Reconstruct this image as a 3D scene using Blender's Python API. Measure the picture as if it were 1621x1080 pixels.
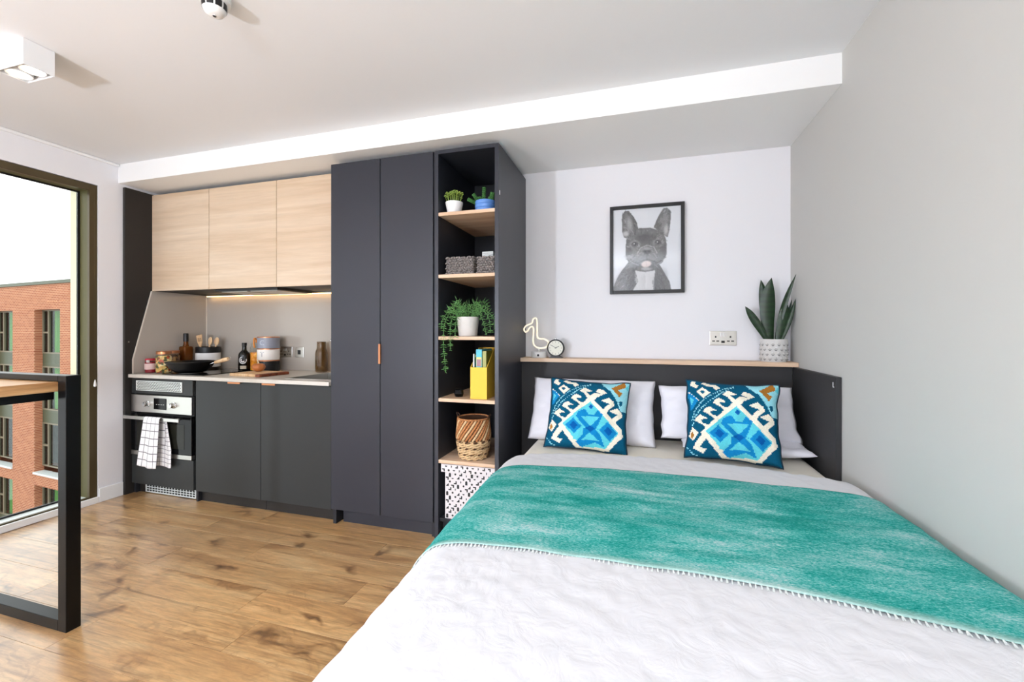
import bpy, bmesh, math, random
import numpy as np
from mathutils import Vector, Matrix, noise
random.seed(7)
for o in list(bpy.data.objects):
    bpy.data.objects.remove(o)
scene = bpy.context.scene
COL = scene.collection
PI = math.pi

# ------------------------------------------------------------------ camera
cam_d = bpy.data.cameras.new('camera')
cam = bpy.data.objects.new('camera', cam_d)
COL.objects.link(cam)
cam.location = (0.764, -2.947, 1.237)
cam.rotation_euler = (PI / 2, 0, 0.2855)
cam_d.sensor_width = 36.0
cam_d.lens = 681.3 / 1621 * 36
cam_d.shift_y = -15.5 / 1621
cam_d.clip_start = 0.02
cam_d.clip_end = 300
scene.camera = cam

# ------------------------------------------------------------------ world, lights, exposure
scene.view_settings.view_transform = 'Standard'
scene.view_settings.look = 'None'
scene.view_settings.gamma = 1.0
scene.view_settings.use_curve_mapping = False
scene.view_settings.exposure = 0.0
world = bpy.data.worlds.new('world')
scene.world = world
world.use_nodes = True
bgn = world.node_tree.nodes['Background']
bgn.inputs['Color'].default_value = (0.93, 0.97, 1.0, 1)
bgn.inputs['Strength'].default_value = 2.3


def point_light(name, loc, power, radius, color):
    d = bpy.data.lights.new(name, 'POINT')
    d.energy = power
    d.shadow_soft_size = radius
    d.color = color
    o = bpy.data.objects.new(name, d)
    COL.objects.link(o)
    o.location = loc
    return o


# the photographer's flash, to the left behind the camera (its hard shadows fall on the ceiling and back wall)
point_light('photo_flash', (-1.32, -4.40, 1.08), 178, 0.07, (0.88, 0.975, 1.11))
# second flash head behind the camera, bounced off the ceiling
bd = bpy.data.lights.new('bounce_flash', 'AREA')
bd.shape = 'DISK'
bd.size = 0.35
bd.energy = 175
bd.color = (0.91, 0.98, 1.08)
bo = bpy.data.objects.new('bounce_flash', bd)
COL.objects.link(bo)
bo.location = (0.15, -5.0, 1.75)
bo.rotation_euler = (PI, 0, 0)


# ------------------------------------------------------------------ colour + material helpers
def lin(c):
    c = c / 255.0
    return c / 12.92 if c <= 0.04045 else ((c + 0.055) / 1.055) ** 2.4


def S(r, g, b):
    return (lin(r), lin(g), lin(b), 1.0)


class N:
    """small node-tree helper"""
    def __init__(self, name):
        self.m = bpy.data.materials.new(name)
        self.m.use_nodes = True
        self.t = self.m.node_tree
        self.b = self.t.nodes['Principled BSDF']
        self.out = self.t.nodes['Material Output']

    def n(self, typ, **kw):
        nd = self.t.nodes.new(typ)
        for k, v in kw.items():
            if k in nd.inputs:
                nd.inputs[k].default_value = v
            else:
                setattr(nd, k, v)
        return nd

    def l(self, a, b):
        self.t.links.new(a, b)

    def set(self, **kw):
        for k, v in kw.items():
            self.b.inputs[k.replace('_', ' ')].default_value = v
        return self


def pmat(name, col, rough=0.5, metal=0.0, spec=0.5, bump=None, var=None, emit=None, trans=0.0, ior=1.45, coat=0.0, sheen=0.0):
    k = N(name)
    k.set(Base_Color=col, Roughness=rough, Metallic=metal, IOR=ior)
    k.b.inputs['Specular IOR Level'].default_value = spec
    k.b.inputs['Transmission Weight'].default_value = trans
    k.b.inputs['Coat Weight'].default_value = coat
    k.b.inputs['Sheen Weight'].default_value = sheen
    tc = k.n('ShaderNodeTexCoord')
    if var:                     # (scale, amount) gentle tone variation
        nz = k.n('ShaderNodeTexNoise', Scale=var[0], Detail=4.0)
        k.l(tc.outputs['Object'], nz.inputs['Vector'])
        mx = k.n('ShaderNodeMixRGB', blend_type='MIX')
        a = var[1]
        mx.inputs[1].default_value = tuple(c * (1 - a) for c in col[:3]) + (1,)
        mx.inputs[2].default_value = tuple(min(1, c * (1 + a)) for c in col[:3]) + (1,)
        k.l(nz.outputs['Fac'], mx.inputs[0])
        k.l(mx.outputs[0], k.b.inputs['Base Color'])
    if bump:                    # (scale, strength)
        nz = k.n('ShaderNodeTexNoise', Scale=bump[0], Detail=3.0)
        k.l(tc.outputs['Object'], nz.inputs['Vector'])
        bp = k.n('ShaderNodeBump', Strength=bump[1], Distance=0.01)
        k.l(nz.outputs['Fac'], bp.inputs['Height'])
        k.l(bp.outputs['Normal'], k.b.inputs['Normal'])
    if emit:
        k.b.inputs['Emission Color'].default_value = emit[0]
        k.b.inputs['Emission Strength'].default_value = emit[1]
    return k.m


def ramp(k, stops):
    r = k.n('ShaderNodeValToRGB')
    e = r.color_ramp.elements
    while len(e) < len(stops):
        e.new(0.5)
    for i, (p, c) in enumerate(stops):
        e[i].position = p
        e[i].color = c
    return r


def wood_mat(name, dark, mid, light, stretch, rough=0.45, fine=0.35, per_object=True, knots=False, bump=0.08):
    """grain runs along the axis with the small stretch value"""
    k = N(name)
    tc = k.n('ShaderNodeTexCoord')
    vec = tc.outputs['Object']
    if per_object:
        oi = k.n('ShaderNodeObjectInfo')
        ml = k.n('ShaderNodeMath', operation='MULTIPLY')
        ml.inputs[1].default_value = 37.0
        k.l(oi.outputs['Random'], ml.inputs[0])
        ad = k.n('ShaderNodeVectorMath', operation='ADD')
        k.l(vec, ad.inputs[0])
        k.l(ml.outputs[0], ad.inputs[1])
        vec = ad.outputs[0]
    mp = k.n('ShaderNodeMapping')
    mp.inputs['Scale'].default_value = stretch
    k.l(vec, mp.inputs['Vector'])
    n1 = k.n('ShaderNodeTexNoise', Scale=1.0, Detail=6.0, Roughness=0.6, Distortion=0.7)
    k.l(mp.outputs[0], n1.inputs['Vector'])
    r1 = ramp(k, [(0.28, dark), (0.47, mid), (0.68, light)])
    k.l(n1.outputs['Fac'], r1.inputs[0])
    mp2 = k.n('ShaderNodeMapping')
    mp2.inputs['Scale'].default_value = tuple(s * (7 if knots else 5) for s in stretch)
    k.l(vec, mp2.inputs['Vector'])
    n2 = k.n('ShaderNodeTexNoise', Scale=1.0, Detail=5.0, Roughness=0.7)
    k.l(mp2.outputs[0], n2.inputs['Vector'])
    r2 = ramp(k, [(0.38 if knots else 0.3, (1 - fine, 1 - fine, 1 - fine, 1)), (0.62, (1, 1, 1, 1))])
    k.l(n2.outputs['Fac'], r2.inputs[0])
    mx = k.n('ShaderNodeMixRGB', blend_type='MULTIPLY')
    mx.inputs[0].default_value = 1.0
    k.l(r1.outputs[0], mx.inputs[1])
    k.l(r2.outputs[0], mx.inputs[2])
    col = mx.outputs[0]
    if knots:
        # warped voronoi cells give scattered cathedral knots
        wn = k.n('ShaderNodeTexNoise', Scale=5.0, Detail=3.0)
        k.l(vec, wn.inputs['Vector'])
        wm = k.n('ShaderNodeMixRGB', blend_type='ADD')
        wm.inputs[0].default_value = 0.35
        k.l(vec, wm.inputs[1])
        k.l(wn.outputs['Color'], wm.inputs[2])
        mp3 = k.n('ShaderNodeMapping')
        mp3.inputs['Scale'].default_value = (1.7, 4.2, 1.0)
        k.l(wm.outputs[0], mp3.inputs['Vector'])
        vo = k.n('ShaderNodeTexVoronoi', Scale=1.0, voronoi_dimensions='2D')
        k.l(mp3.outputs[0], vo.inputs['Vector'])
        r3 = ramp(k, [(0.03, (0.24, 0.18, 0.13, 1)), (0.07, (0.60, 0.52, 0.44, 1)), (0.14, (1, 1, 1, 1))])
        k.l(vo.outputs['Distance'], r3.inputs[0])
        # smoky rustic streaks
        mp4 = k.n('ShaderNodeMapping')
        mp4.inputs['Scale'].default_value = (1.6, 7.0, 1.0)
        k.l(wm.outputs[0], mp4.inputs['Vector'])
        n4 = k.n('ShaderNodeTexNoise', Scale=1.0, Detail=5.0, Roughness=0.62, Distortion=1.2)
        k.l(mp4.outputs[0], n4.inputs['Vector'])
        r4 = ramp(k, [(0.33, (0.50, 0.42, 0.34, 1)), (0.45, (0.92, 0.88, 0.84, 1)), (0.55, (1, 1, 1, 1))])
        k.l(n4.outputs['Fac'], r4.inputs[0])
        m3 = k.n('ShaderNodeMixRGB', blend_type='MULTIPLY')
        m3.inputs[0].default_value = 0.85
        k.l(col, m3.inputs[1])
        k.l(r3.outputs[0], m3.inputs[2])
        m4 = k.n('ShaderNodeMixRGB', blend_type='MULTIPLY')
        m4.inputs[0].default_value = 0.9
        k.l(m3.outputs[0], m4.inputs[1])
        k.l(r4.outputs[0], m4.inputs[2])
        col = m4.outputs[0]
        # thin crisp dark grain lines
        mp5 = k.n('ShaderNodeMapping')
        mp5.inputs['Scale'].default_value = (1.5, 52.0, 1.0)
        k.l(vec, mp5.inputs['Vector'])
        n5 = k.n('ShaderNodeTexNoise', Scale=1.0, Detail=4.0, Roughness=0.65)
        k.l(mp5.outputs[0], n5.inputs['Vector'])
        r5 = ramp(k, [(0.34, (0.50, 0.42, 0.34, 1)), (0.43, (1, 1, 1, 1)), (0.60, (1, 1, 1, 1)), (0.70, (1.0, 1.0, 1.0, 1))])
        k.l(n5.outputs['Fac'], r5.inputs[0])
        m5 = k.n('ShaderNodeMixRGB', blend_type='MULTIPLY')
        m5.inputs[0].default_value = 0.75
        k.l(col, m5.inputs[1])
        k.l(r5.outputs[0], m5.inputs[2])
        col = m5.outputs[0]
        # board-to-board tone
        hs = k.n('ShaderNodeHueSaturation')
        mr = k.n('ShaderNodeMapRange')
        mr.inputs['To Min'].default_value = 0.86
        mr.inputs['To Max'].default_value = 1.12
        k.l(oi.outputs['Random'], mr.inputs['Value'])
        k.l(mr.outputs[0], hs.inputs['Value'])
        k.l(col, hs.inputs['Color'])
        col = hs.outputs[0]
    k.l(col, k.b.inputs['Base Color'])
    k.set(Roughness=rough)
    if knots:
        k.b.inputs['Specular IOR Level'].default_value = 0.9
        k.b.inputs['Coat Weight'].default_value = 0.9
        k.b.inputs['Coat Roughness'].default_value = 0.3
    bp = k.n('ShaderNodeBump', Strength=bump, Distance=0.004)
    k.l(n2.outputs['Fac'], bp.inputs['Height'])
    k.l(bp.outputs['Normal'], k.b.inputs['Normal'])
    return k.m


def vcol_mat(name, rough=0.8, bump=None, spec=0.3):
    k = N(name)
    at = k.n('ShaderNodeVertexColor')
    at.layer_name = 'Col'
    k.l(at.outputs['Color'], k.b.inputs['Base Color'])
    k.set(Roughness=rough)
    k.b.inputs['Specular IOR Level'].default_value = spec
    if bump:
        tc = k.n('ShaderNodeTexCoord')
        nz = k.n('ShaderNodeTexNoise', Scale=bump[0], Detail=2.0)
        k.l(tc.outputs['Object'], nz.inputs['Vector'])
        bp = k.n('ShaderNodeBump', Strength=bump[1], Distance=0.005)
        k.l(nz.outputs['Fac'], bp.inputs['Height'])
        k.l(bp.outputs['Normal'], k.b.inputs['Normal'])
    return k.m


def pane_mat(name, tint, gloss):
    """thin glazing: mostly see-through with a mirror film"""
    k = N(name)
    tr = k.n('ShaderNodeBsdfTransparent')
    tr.inputs['Color'].default_value = tint
    gl = k.n('ShaderNodeBsdfGlossy')
    gl.inputs['Roughness'].default_value = 0.02
    mx = k.n('ShaderNodeMixShader')
    lw = k.n('ShaderNodeLayerWeight')
    lw.inputs['Blend'].default_value = 0.5
    pw = k.n('ShaderNodeMath', operation='POWER')
    pw.inputs[1].default_value = 4.0
    k.l(lw.outputs['Facing'], pw.inputs[0])
    ma = k.n('ShaderNodeMath', operation='MULTIPLY_ADD')
    ma.inputs[1].default_value = 0.5 * gloss
    ma.inputs[2].default_value = 0.022 * gloss
    k.l(pw.outputs[0], ma.inputs[0])
    k.l(ma.outputs[0], mx.inputs[0])
    k.l(tr.outputs[0], mx.inputs[1])
    k.l(gl.outputs[0], mx.inputs[2])
    k.l(mx.outputs[0], k.out.inputs['Surface'])
    return k.m


M = {}
M['wall'] = pmat('wall_paint', S(236, 235, 238), 0.7, spec=0.25, bump=(90, 0.03))
M['wall_grey'] = pmat('wall_paint_right', S(204, 202, 197), 0.7, spec=0.25, bump=(90, 0.03))
M['ceil'] = pmat('ceiling_paint', S(234, 235, 237), 0.75, spec=0.2, bump=(90, 0.03))
M['white'] = pmat('white_gloss', S(240, 240, 240), 0.35)
M['white_satin'] = pmat('white_satin', S(243, 243, 242), 0.5)
M['dark'] = pmat('charcoal_laminate', S(45, 47, 55), 0.36, spec=0.5, bump=(400, 0.02))
M['dark_in'] = pmat('charcoal_carcass', S(40, 41, 46), 0.55, spec=0.35)
M['base_dark'] = pmat('grey_laminate', S(50, 52, 52), 0.42, spec=0.32, bump=(400, 0.02))
M['panel_black'] = pmat('black_laminate', S(44, 41, 39), 0.5, spec=0.35)
M['bed_dark'] = pmat('black_board', S(52, 51, 52), 0.5, spec=0.35, bump=(300, 0.03))
M['oak_h'] = wood_mat('pale_oak_doors', S(196, 168, 138), S(211, 187, 159), S(222, 202, 178), (0.6, 4.0, 9.5), 0.5, 0.10)
M['oak_x'] = wood_mat('pale_oak_board', S(198, 158, 124), S(224, 190, 158), S(236, 208, 180), (1.2, 14.0, 14.0), 0.5, 0.14)
M['oak_y'] = wood_mat('oak_table', S(164, 118, 72), S(200, 154, 104), S(216, 176, 128), (26.0, 2.0, 26.0), 0.4, 0.22)
M['floor'] = wood_mat('floor_oak', S(172, 126, 78), S(212, 166, 110), S(228, 190, 136), (1.3, 12.0, 1.0), 0.33, 0.32, knots=True, bump=0.05)
M['worktop'] = pmat('worktop', S(206, 200, 190), 0.3, var=(60, 0.05))
M['splash'] = pmat('splash_laminate', S(176, 168, 158), 0.14, spec=0.5)
M['splash_edge'] = pmat('splash_edge', S(214, 206, 194), 0.4)
M['steel'] = pmat('brushed_steel', S(200, 198, 192), 0.32, metal=1.0, bump=(250, 0.03))
M['chrome'] = pmat('chrome', S(215, 215, 215), 0.12, metal=1.0)
M['black'] = pmat('black_plastic', S(22, 22, 23), 0.4)
M['black_metal'] = pmat('black_powder_coat', S(9, 9, 10), 0.3, spec=0.25)
M['black_glass'] = pmat('black_glass', S(14, 14, 15), 0.1, spec=0.22)
M['copper'] = pmat('copper', S(196, 132, 92), 0.35, metal=0.85)
M['wood_dark'] = wood_mat('hardwood_board', S(92, 40, 22), S(124, 60, 34), S(150, 80, 46), (4.0, 26.0, 26.0), 0.5, 0.2)
M['wood_light'] = wood_mat('beech', S(208, 160, 112), S(228, 188, 140), S(238, 206, 164), (30.0, 30.0, 5.0), 0.55, 0.15)
M['vent'] = pmat('vent_white', S(222, 228, 226), 0.4)
M['hole'] = pmat('vent_hole', S(30, 34, 34), 0.7)
M['bronze'] = pmat('bronze_frame', S(82, 70, 46), 0.35, metal=0.35)
M['olive'] = pmat('olive_jamb', S(88, 84, 48), 0.55, metal=0.0)
M['cream_ext'] = pmat('cream_cladding', S(226, 220, 190), 0.6)
M['pane'] = pane_mat('window_glass', (0.97, 0.985, 0.975, 1), 0.8)


# ------------------------------------------------------------------ object helpers
ORG = {}


def label(o, lab=None, cat=None, group=None, kind=None):
    if lab: o['label'] = lab
    if cat: o['category'] = cat
    if group: o['group'] = group
    if kind: o['kind'] = kind
    return o


def thing(name, loc, lab, cat, group=None, kind=None):
    o = bpy.data.objects.new(name, None)
    o.empty_display_size = 0.05
    COL.objects.link(o)
    o.location = loc
    ORG[o.name] = Vector(loc)
    return label(o, lab, cat, group, kind)


def mk(name, bm, mat, parent=None, smooth=False, lab=None, cat=None, group=None, kind=None, keep=None):
    """bm (world coordinates) -> one mesh object with its origin at its own base"""
    me = bpy.data.meshes.new(name)
    bmesh.ops.recalc_face_normals(bm, faces=bm.faces)
    bm.to_mesh(me)
    bm.free()
    return mk_me(name, me, mat, parent, smooth, lab, cat, group, kind)


def mk_me(name, me, mat, parent=None, smooth=False, lab=None, cat=None, group=None, kind=None):
    n = len(me.vertices)
    co = np.empty(n * 3)
    me.vertices.foreach_get('co', co)
    co = co.reshape(-1, 3)
    lo, hi = co.min(0), co.max(0)
    org = np.array([(lo[0] + hi[0]) / 2, (lo[1] + hi[1]) / 2, lo[2]])
    me.vertices.foreach_set('co', (co - org).ravel())
    me.update()
    if smooth:
        me.polygons.foreach_set('use_smooth', [True] * len(me.polygons))
        if smooth != 'all':
            try:
                me.set_sharp_from_angle(angle=math.radians(smooth if smooth is not True else 40))
            except Exception:
                pass
    mats = mat if isinstance(mat, (list, tuple)) else [mat]
    for m in mats:
        me.materials.append(m)
    o = bpy.data.objects.new(name, me)
    COL.objects.link(o)
    if parent is not None:
        o.parent = parent
        o.location = Vector(org) - ORG[parent.name]
    else:
        o.location = Vector(org)
    ORG[o.name] = Vector(org)
    return label(o, lab, cat, group, kind)


def B():
    return bmesh.new()


def add_box(bm, x0, x1, y0, y1, z0, z1, bev=0.0, M4=None, mi=0, seg=2):
    vs = [bm.verts.new((x, y, z)) for z in (z0, z1) for y in (y0, y1) for x in (x0, x1)]
    fi = [(0, 2, 3, 1), (4, 5, 7, 6), (0, 1, 5, 4), (2, 6, 7, 3), (1, 3, 7, 5), (0, 4, 6, 2)]
    fs = [bm.faces.new([vs[i] for i in f]) for f in fi]
    for f in fs:
        f.material_index = mi
    if bev > 0:
        es = list({e for f in fs for e in f.edges})
        r = bmesh.ops.bevel(bm, geom=es, offset=bev, segments=seg, affect='EDGES', profile=0.5)
        vs = list({v for f in r['faces'] for v in f.verts} | {v for v in vs if v.is_valid})
        for f in r['faces']:
            f.material_index = mi
    if M4 is not None:
        bmesh.ops.transform(bm, matrix=M4, verts=[v for v in vs if v.is_valid])
    return vs


def bx(*a, **k):
    bm = B()
    add_box(bm, *a, **k)
    return bm


def add_lathe(bm, prof, seg=32, M4=None, cap0=True, cap1=True, mi=0):
    rings, allv = [], []
    for r, z in prof:
        if r < 1e-6:
            v = bm.verts.new((0, 0, z)); rings.append([v]); allv.append(v)
        else:
            ring = [bm.verts.new((r * math.cos(2 * PI * i / seg), r * math.sin(2 * PI * i / seg), z)) for i in range(seg)]
            rings.append(ring); allv += ring
    for a, b in zip(rings[:-1], rings[1:]):
        for i in range(seg):
            j = (i + 1) % seg
            if len(a) == 1 and len(b) == 1: continue
            if len(a) == 1: f = bm.faces.new((a[0], b[j], b[i]))
            elif len(b) == 1: f = bm.faces.new((a[i], a[j], b[0]))
            else: f = bm.faces.new((a[i], a[j], b[j], b[i]))
            f.material_index = mi
    if cap0 and len(rings[0]) > 1: bm.faces.new(rings[0][::-1]).material_index = mi
    if cap1 and len(rings[-1]) > 1: bm.faces.new(rings[-1]).material_index = mi
    if M4 is not None:
        bmesh.ops.transform(bm, matrix=M4, verts=allv)
    return allv


def lathe(prof, loc=(0, 0, 0), seg=32, rot=None, **k):
    bm = B()
    m = Matrix.Translation(loc)
    if rot is not None: m = m @ rot
    add_lathe(bm, prof, seg, m, **k)
    return bm


def add_tube(bm, pts, r, seg=8, closed=False, mi=0, cap=True):
    pts = [Vector(p) for p in pts]
    n = len(pts)
    rs = r if isinstance(r, (list, tuple)) else [r] * n
    rings = []
    prev = None
    for i, p in enumerate(pts):
        if closed: t = pts[(i + 1) % n] - pts[i - 1]
        else: t = pts[min(i + 1, n - 1)] - pts[max(i - 1, 0)]
        if t.length < 1e-9: t = Vector((0, 0, 1))
        t.normalize()
        if prev is None:
            a = Vector((0, 0, 1)) if abs(t.z) < 0.9 else Vector((1, 0, 0))
            nrm = t.cross(a).normalized()
        else:
            nrm = (prev - t * prev.dot(t))
            nrm = nrm.normalized() if nrm.length > 1e-6 else t.orthogonal().normalized()
        prev = nrm
        bn = t.cross(nrm)
        rings.append([bm.verts.new(p + (nrm * math.cos(2 * PI * k / seg) + bn * math.sin(2 * PI * k / seg)) * rs[i]) for k in range(seg)])
    m = n if closed else n - 1
    for i in range(m):
        a, b = rings[i], rings[(i + 1) % n]
        for k in range(seg):
            j = (k + 1) % seg
            bm.faces.new((a[k], a[j], b[j], b[k])).material_index = mi
    if not closed and cap:
        bm.faces.new(rings[0][::-1]).material_index = mi
        bm.faces.new(rings[-1]).material_index = mi
    return [v for r_ in rings for v in r_]


def smooth_path(pts, sub=6, closed=False):
    pts = [Vector(p) for p in pts]
    n = len(pts)
    out = []
    rng = range(n if closed else n - 1)
    for i in rng:
        p0 = pts[i - 1] if (closed or i > 0) else pts[0]
        p1 = pts[i]
        p2 = pts[(i + 1) % n]
        p3 = pts[(i + 2) % n] if (closed or i + 2 < n) else pts[-1]
        for s in range(sub):
            t = s / sub
            out.append(0.5 * ((2 * p1) + (p2 - p0) * t + (2 * p0 - 5 * p1 + 4 * p2 - p3) * t * t + (3 * p1 - p0 - 3 * p2 + p3) * t ** 3))
    if not closed: out.append(pts[-1])
    return out


def add_prism(bm, poly, axis, a, b, mi=0):
    """poly: 2-D outline; axis: extrusion axis; (u,v) -> other two axes in xyz order"""
    def P(u, v, w):
        if axis == 'x': return (w, u, v)
        if axis == 'y': return (u, w, v)
        return (u, v, w)
    lo = [bm.verts.new(P(u, v, a)) for u, v in poly]
    hi = [bm.verts.new(P(u, v, b)) for u, v in poly]
    bm.faces.new(lo[::-1]).material_index = mi
    bm.faces.new(hi).material_index = mi
    n = len(poly)
    for i in range(n):
        j = (i + 1) % n
        bm.faces.new((lo[i], lo[j], hi[j], hi[i])).material_index = mi
    return lo + hi


def grid_me(name, fn, nu, nv, uv=True):
    """open grid surface from fn(u,v), with a UV map"""
    vs = [fn(i / nu, j / nv) for j in range(nv + 1) for i in range(nu + 1)]
    fs = [(j * (nu + 1) + i, j * (nu + 1) + i + 1, (j + 1) * (nu + 1) + i + 1, (j + 1) * (nu + 1) + i) for j in range(nv) for i in range(nu)]
    me = bpy.data.meshes.new(name)
    me.from_pydata([tuple(v) for v in vs], [], fs)
    if uv:
        ul = me.uv_layers.new(name='UVMap')
        uvs = []
        for j in range(nv):
            for i in range(nu):
                uvs += [i / nu, j / nv, (i + 1) / nu, j / nv, (i + 1) / nu, (j + 1) / nv, i / nu, (j + 1) / nv]
        ul.data.foreach_set('uv', uvs)
    me.update()
    return me


def solidify(o, t, off=1.0):
    m = o.modifiers.new('solid', 'SOLIDIFY')
    m.thickness = t
    m.offset = off
    return o


def RZ(a): return Matrix.Rotation(math.radians(a), 4, 'Z')
def RX(a): return Matrix.Rotation(math.radians(a), 4, 'X')
def RY(a): return Matrix.Rotation(math.radians(a), 4, 'Y')
def T(x, y, z): return Matrix.Translation((x, y, z))


def text_mesh(txt, size, depth=0.0004):
    """lettering as a mesh in the local xy plane, centred"""
    c = bpy.data.curves.new('lettering', 'FONT')
    c.body = txt
    c.size = size
    c.extrude = depth
    c.align_x = 'CENTER'
    c.align_y = 'CENTER'
    o = bpy.data.objects.new('lettering', c)
    COL.objects.link(o)
    dg = bpy.context.evaluated_depsgraph_get()
    me = bpy.data.meshes.new_from_object(o.evaluated_get(dg))
    bpy.data.objects.remove(o)
    bpy.data.curves.remove(c)
    return me


# ------------------------------------------------------------------ the room shell
XL, XR, YB, YF, ZC = -2.98, 1.64, 0.0, -6.4, 2.487
YS, ZS = -0.68, 2.348

slab = mk('floor', bx(XL - 0.3, XR + 0.2, YF - 0.2, 0.2, -0.15, -0.006), M['floor'], kind='structure',
          lab='warm oak plank floor running across the studio')
PW, PL = 0.185, 1.22
row = 0
y1 = -0.375
plank_meshes = {}


def plank_mesh(L):
    key = round(L, 3)
    if key not in plank_meshes:
        bm = bx(-L / 2 + 0.0006, L / 2 - 0.0006, -PW / 2 + 0.0006, PW / 2 - 0.0006, -0.006, 0.0, bev=0.0005, seg=1)
        me = bpy.data.meshes.new('plank')
        bm.to_mesh(me); bm.free()
        me.materials.append(M['floor'])
        plank_meshes[key] = me
    return plank_meshes[key]


offs = [0.30, 0.87, 0.08, 0.62, 0.98, 0.42, 0.2, 0.75]
while y1 > YF + 0.05:
    y0 = y1 - PW
    start = XL - offs[row % 8] * PL
    if row == 5: start = -0.94 - 2 * PL
    x = start
    while x < XR:
        a, b = max(x, XL), min(x + PL, XR)
        hidden = (a > 0.35 and y1 > -2.2)
        if b - a > 0.05 and not hidden:
            o = bpy.data.objects.new('plank', plank_mesh(b - a))
            COL.objects.link(o)
            o.parent = slab
            o.location = Vector(((a + b) / 2, (y0 + y1) / 2, 0.0)) - ORG[slab.name]
        x += PL
    y1 = y0
    row += 1

mk('ceiling', bx(XL - 0.3, XR + 0.2, YF - 0.2, 0.2, ZC, ZC + 0.12), M['ceil'], kind='structure', lab='plain off-white plaster ceiling')
mk('wall_back', bx(XL - 0.3, XR + 0.2, 0.0, 0.15, 0, ZC), M['wall'], kind='structure', lab='white wall behind the bed and kitchen')
mk('wall_right', bx(XR, XR + 0.15, YF, 0.0, 0, ZC), M['wall_grey'], kind='structure', lab='plain pale grey wall beside the bed')
mk('wall_front', bx(XL - 0.3, XR + 0.2, YF - 0.15, YF, 0, ZC), M['wall'], kind='structure', lab='white wall behind the viewpoint')
mk('trim_1', bx(XL, XR, YS, 0.0, ZS, ZC), M['white_satin'], kind='structure', lab='white boxed soffit along the top of the back wall')

# left wall with the floor-to-ceiling window opening
WY0, WY1, WZ0, WZ1 = -2.75, -0.806, 0.03, 2.29
bm = B()
ys_, zs_ = [YF, WY0, WY1, 0.0], [0.0, WZ0, WZ1, ZC]
gv = {(d, i, j): bm.verts.new((XL - 0.115 * d, ys_[i], zs_[j])) for d in (0, 1) for i in range(4) for j in range(4)}
for d in (0, 1):
    for i in range(3):
        for j in range(3):
            if (i, j) != (1, 1):
                bm.faces.new((gv[d, i, j], gv[d, i + 1, j], gv[d, i + 1, j + 1], gv[d, i, j + 1]))
hole = [(1, 1), (2, 1), (2, 2), (1, 2)]
outr = [(0, 0), (1, 0), (2, 0), (3, 0), (3, 1), (3, 2), (3, 3), (2, 3), (1, 3), (0, 3), (0, 2), (0, 1)]
for loop in (hole, outr):
    for p, q in zip(loop, loop[1:] + loop[:1]):
        bm.faces.new((gv[0, p[0], p[1]], gv[0, q[0], q[1]], gv[1, q[0], q[1]], gv[1, p[0], p[1]]))
mk('wall_left', bm, M['wall'], kind='structure', lab='white window wall on the left')
bm = B()
add_box(bm, XL, XL + 0.014, WY1 + 0.0, -0.655, 0, 0.10, bev=0.003)
add_box(bm, XL, XL + 0.014, WY0, WY1, 0, 0.045, bev=0.003)
mk('baseboard_left', bm, M['white_satin'], kind='structure', lab='low white skirting under the tall window')
bm = B()
add_box(bm, XL + 0.0, XL + 0.022, -3.2, YS - 0.005, ZC - 0.02, ZC - 0.001, bev=0.004)
mk('trim_2', bm, M['white_satin'], kind='structure', lab='slim white curtain track at the top of the window wall')

win = thing('window_1', (XL - 0.05, (WY0 + WY1) / 2, 0.03), 'tall bronze-framed window looking onto a brick building', None, kind='structure')
fy1 = WY1 - 0.002
bm = B()   # room-side frame face
add_box(bm, XL - 0.03, XL - 0.006, fy1 - 0.046, fy1, WZ0, WZ1 - 0.003, bev=0.002)
add_box(bm, XL - 0.03, XL - 0.006, WY0 + 0.004, WY0 + 0.05, WZ0, WZ1 - 0.003, bev=0.002)
add_box(bm, XL - 0.03, XL - 0.006, WY0 + 0.05, fy1 - 0.046, WZ1 - 0.05, WZ1 - 0.003, bev=0.002)
add_box(bm, XL - 0.03, XL - 0.006, WY0 + 0.05, fy1 - 0.046, WZ0, WZ0 + 0.022, bev=0.002)
add_box(bm, XL - 0.11, XL - 0.006, -1.80, -1.74, WZ0, WZ1 - 0.05, bev=0.002)
mk('frame', bm, M['bronze'], win)
bm = B()   # deep jamb lining
add_box(bm, XL - 0.115, XL - 0.03, fy1 - 0.042, fy1, WZ0, WZ1 - 0.003)
add_box(bm, XL - 0.115, XL - 0.03, WY0 + 0.004, WY0 + 0.046, WZ0, WZ1 - 0.003)
add_box(bm, XL - 0.115, XL - 0.03, WY0 + 0.046, fy1 - 0.042, WZ1 - 0.046, WZ1 - 0.003)
mk('jamb_lining', bm, M['olive'], win)
mk('sill', bx(XL - 0.115, XL - 0.03, WY0 + 0.046, fy1 - 0.042, WZ0, WZ0 + 0.018, bev=0.002), M['vent'], win)  # pale colour stands in for sky reflected on the bottom frame face
bm = B()
add_box(bm, XL - 0.125, XL - 0.112, fy1 - 0.056, fy1 - 0.042, WZ0 + 0.018, WZ1 - 0.046)
add_box(bm, XL - 0.125, XL - 0.112, WY0 + 0.046, WY0 + 0.06, WZ0 + 0.018, WZ1 - 0.046)
add_box(bm, XL - 0.125, XL - 0.112, WY0 + 0.06, fy1 - 0.056, WZ1 - 0.056, WZ1 - 0.046)
add_box(bm, XL - 0.125, XL - 0.112, WY0 + 0.06, fy1 - 0.056, WZ0 + 0.018, WZ0 + 0.03)
mk('gasket', bm, M['black'], win)
for a, b in ((WY0 + 0.06, -1.80), (-1.74, fy1 - 0.056)):
    mk('pane', bx(XL - 0.121, XL - 0.117, a, b, WZ0 + 0.03, WZ1 - 0.056), M['pane'], win)
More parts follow.
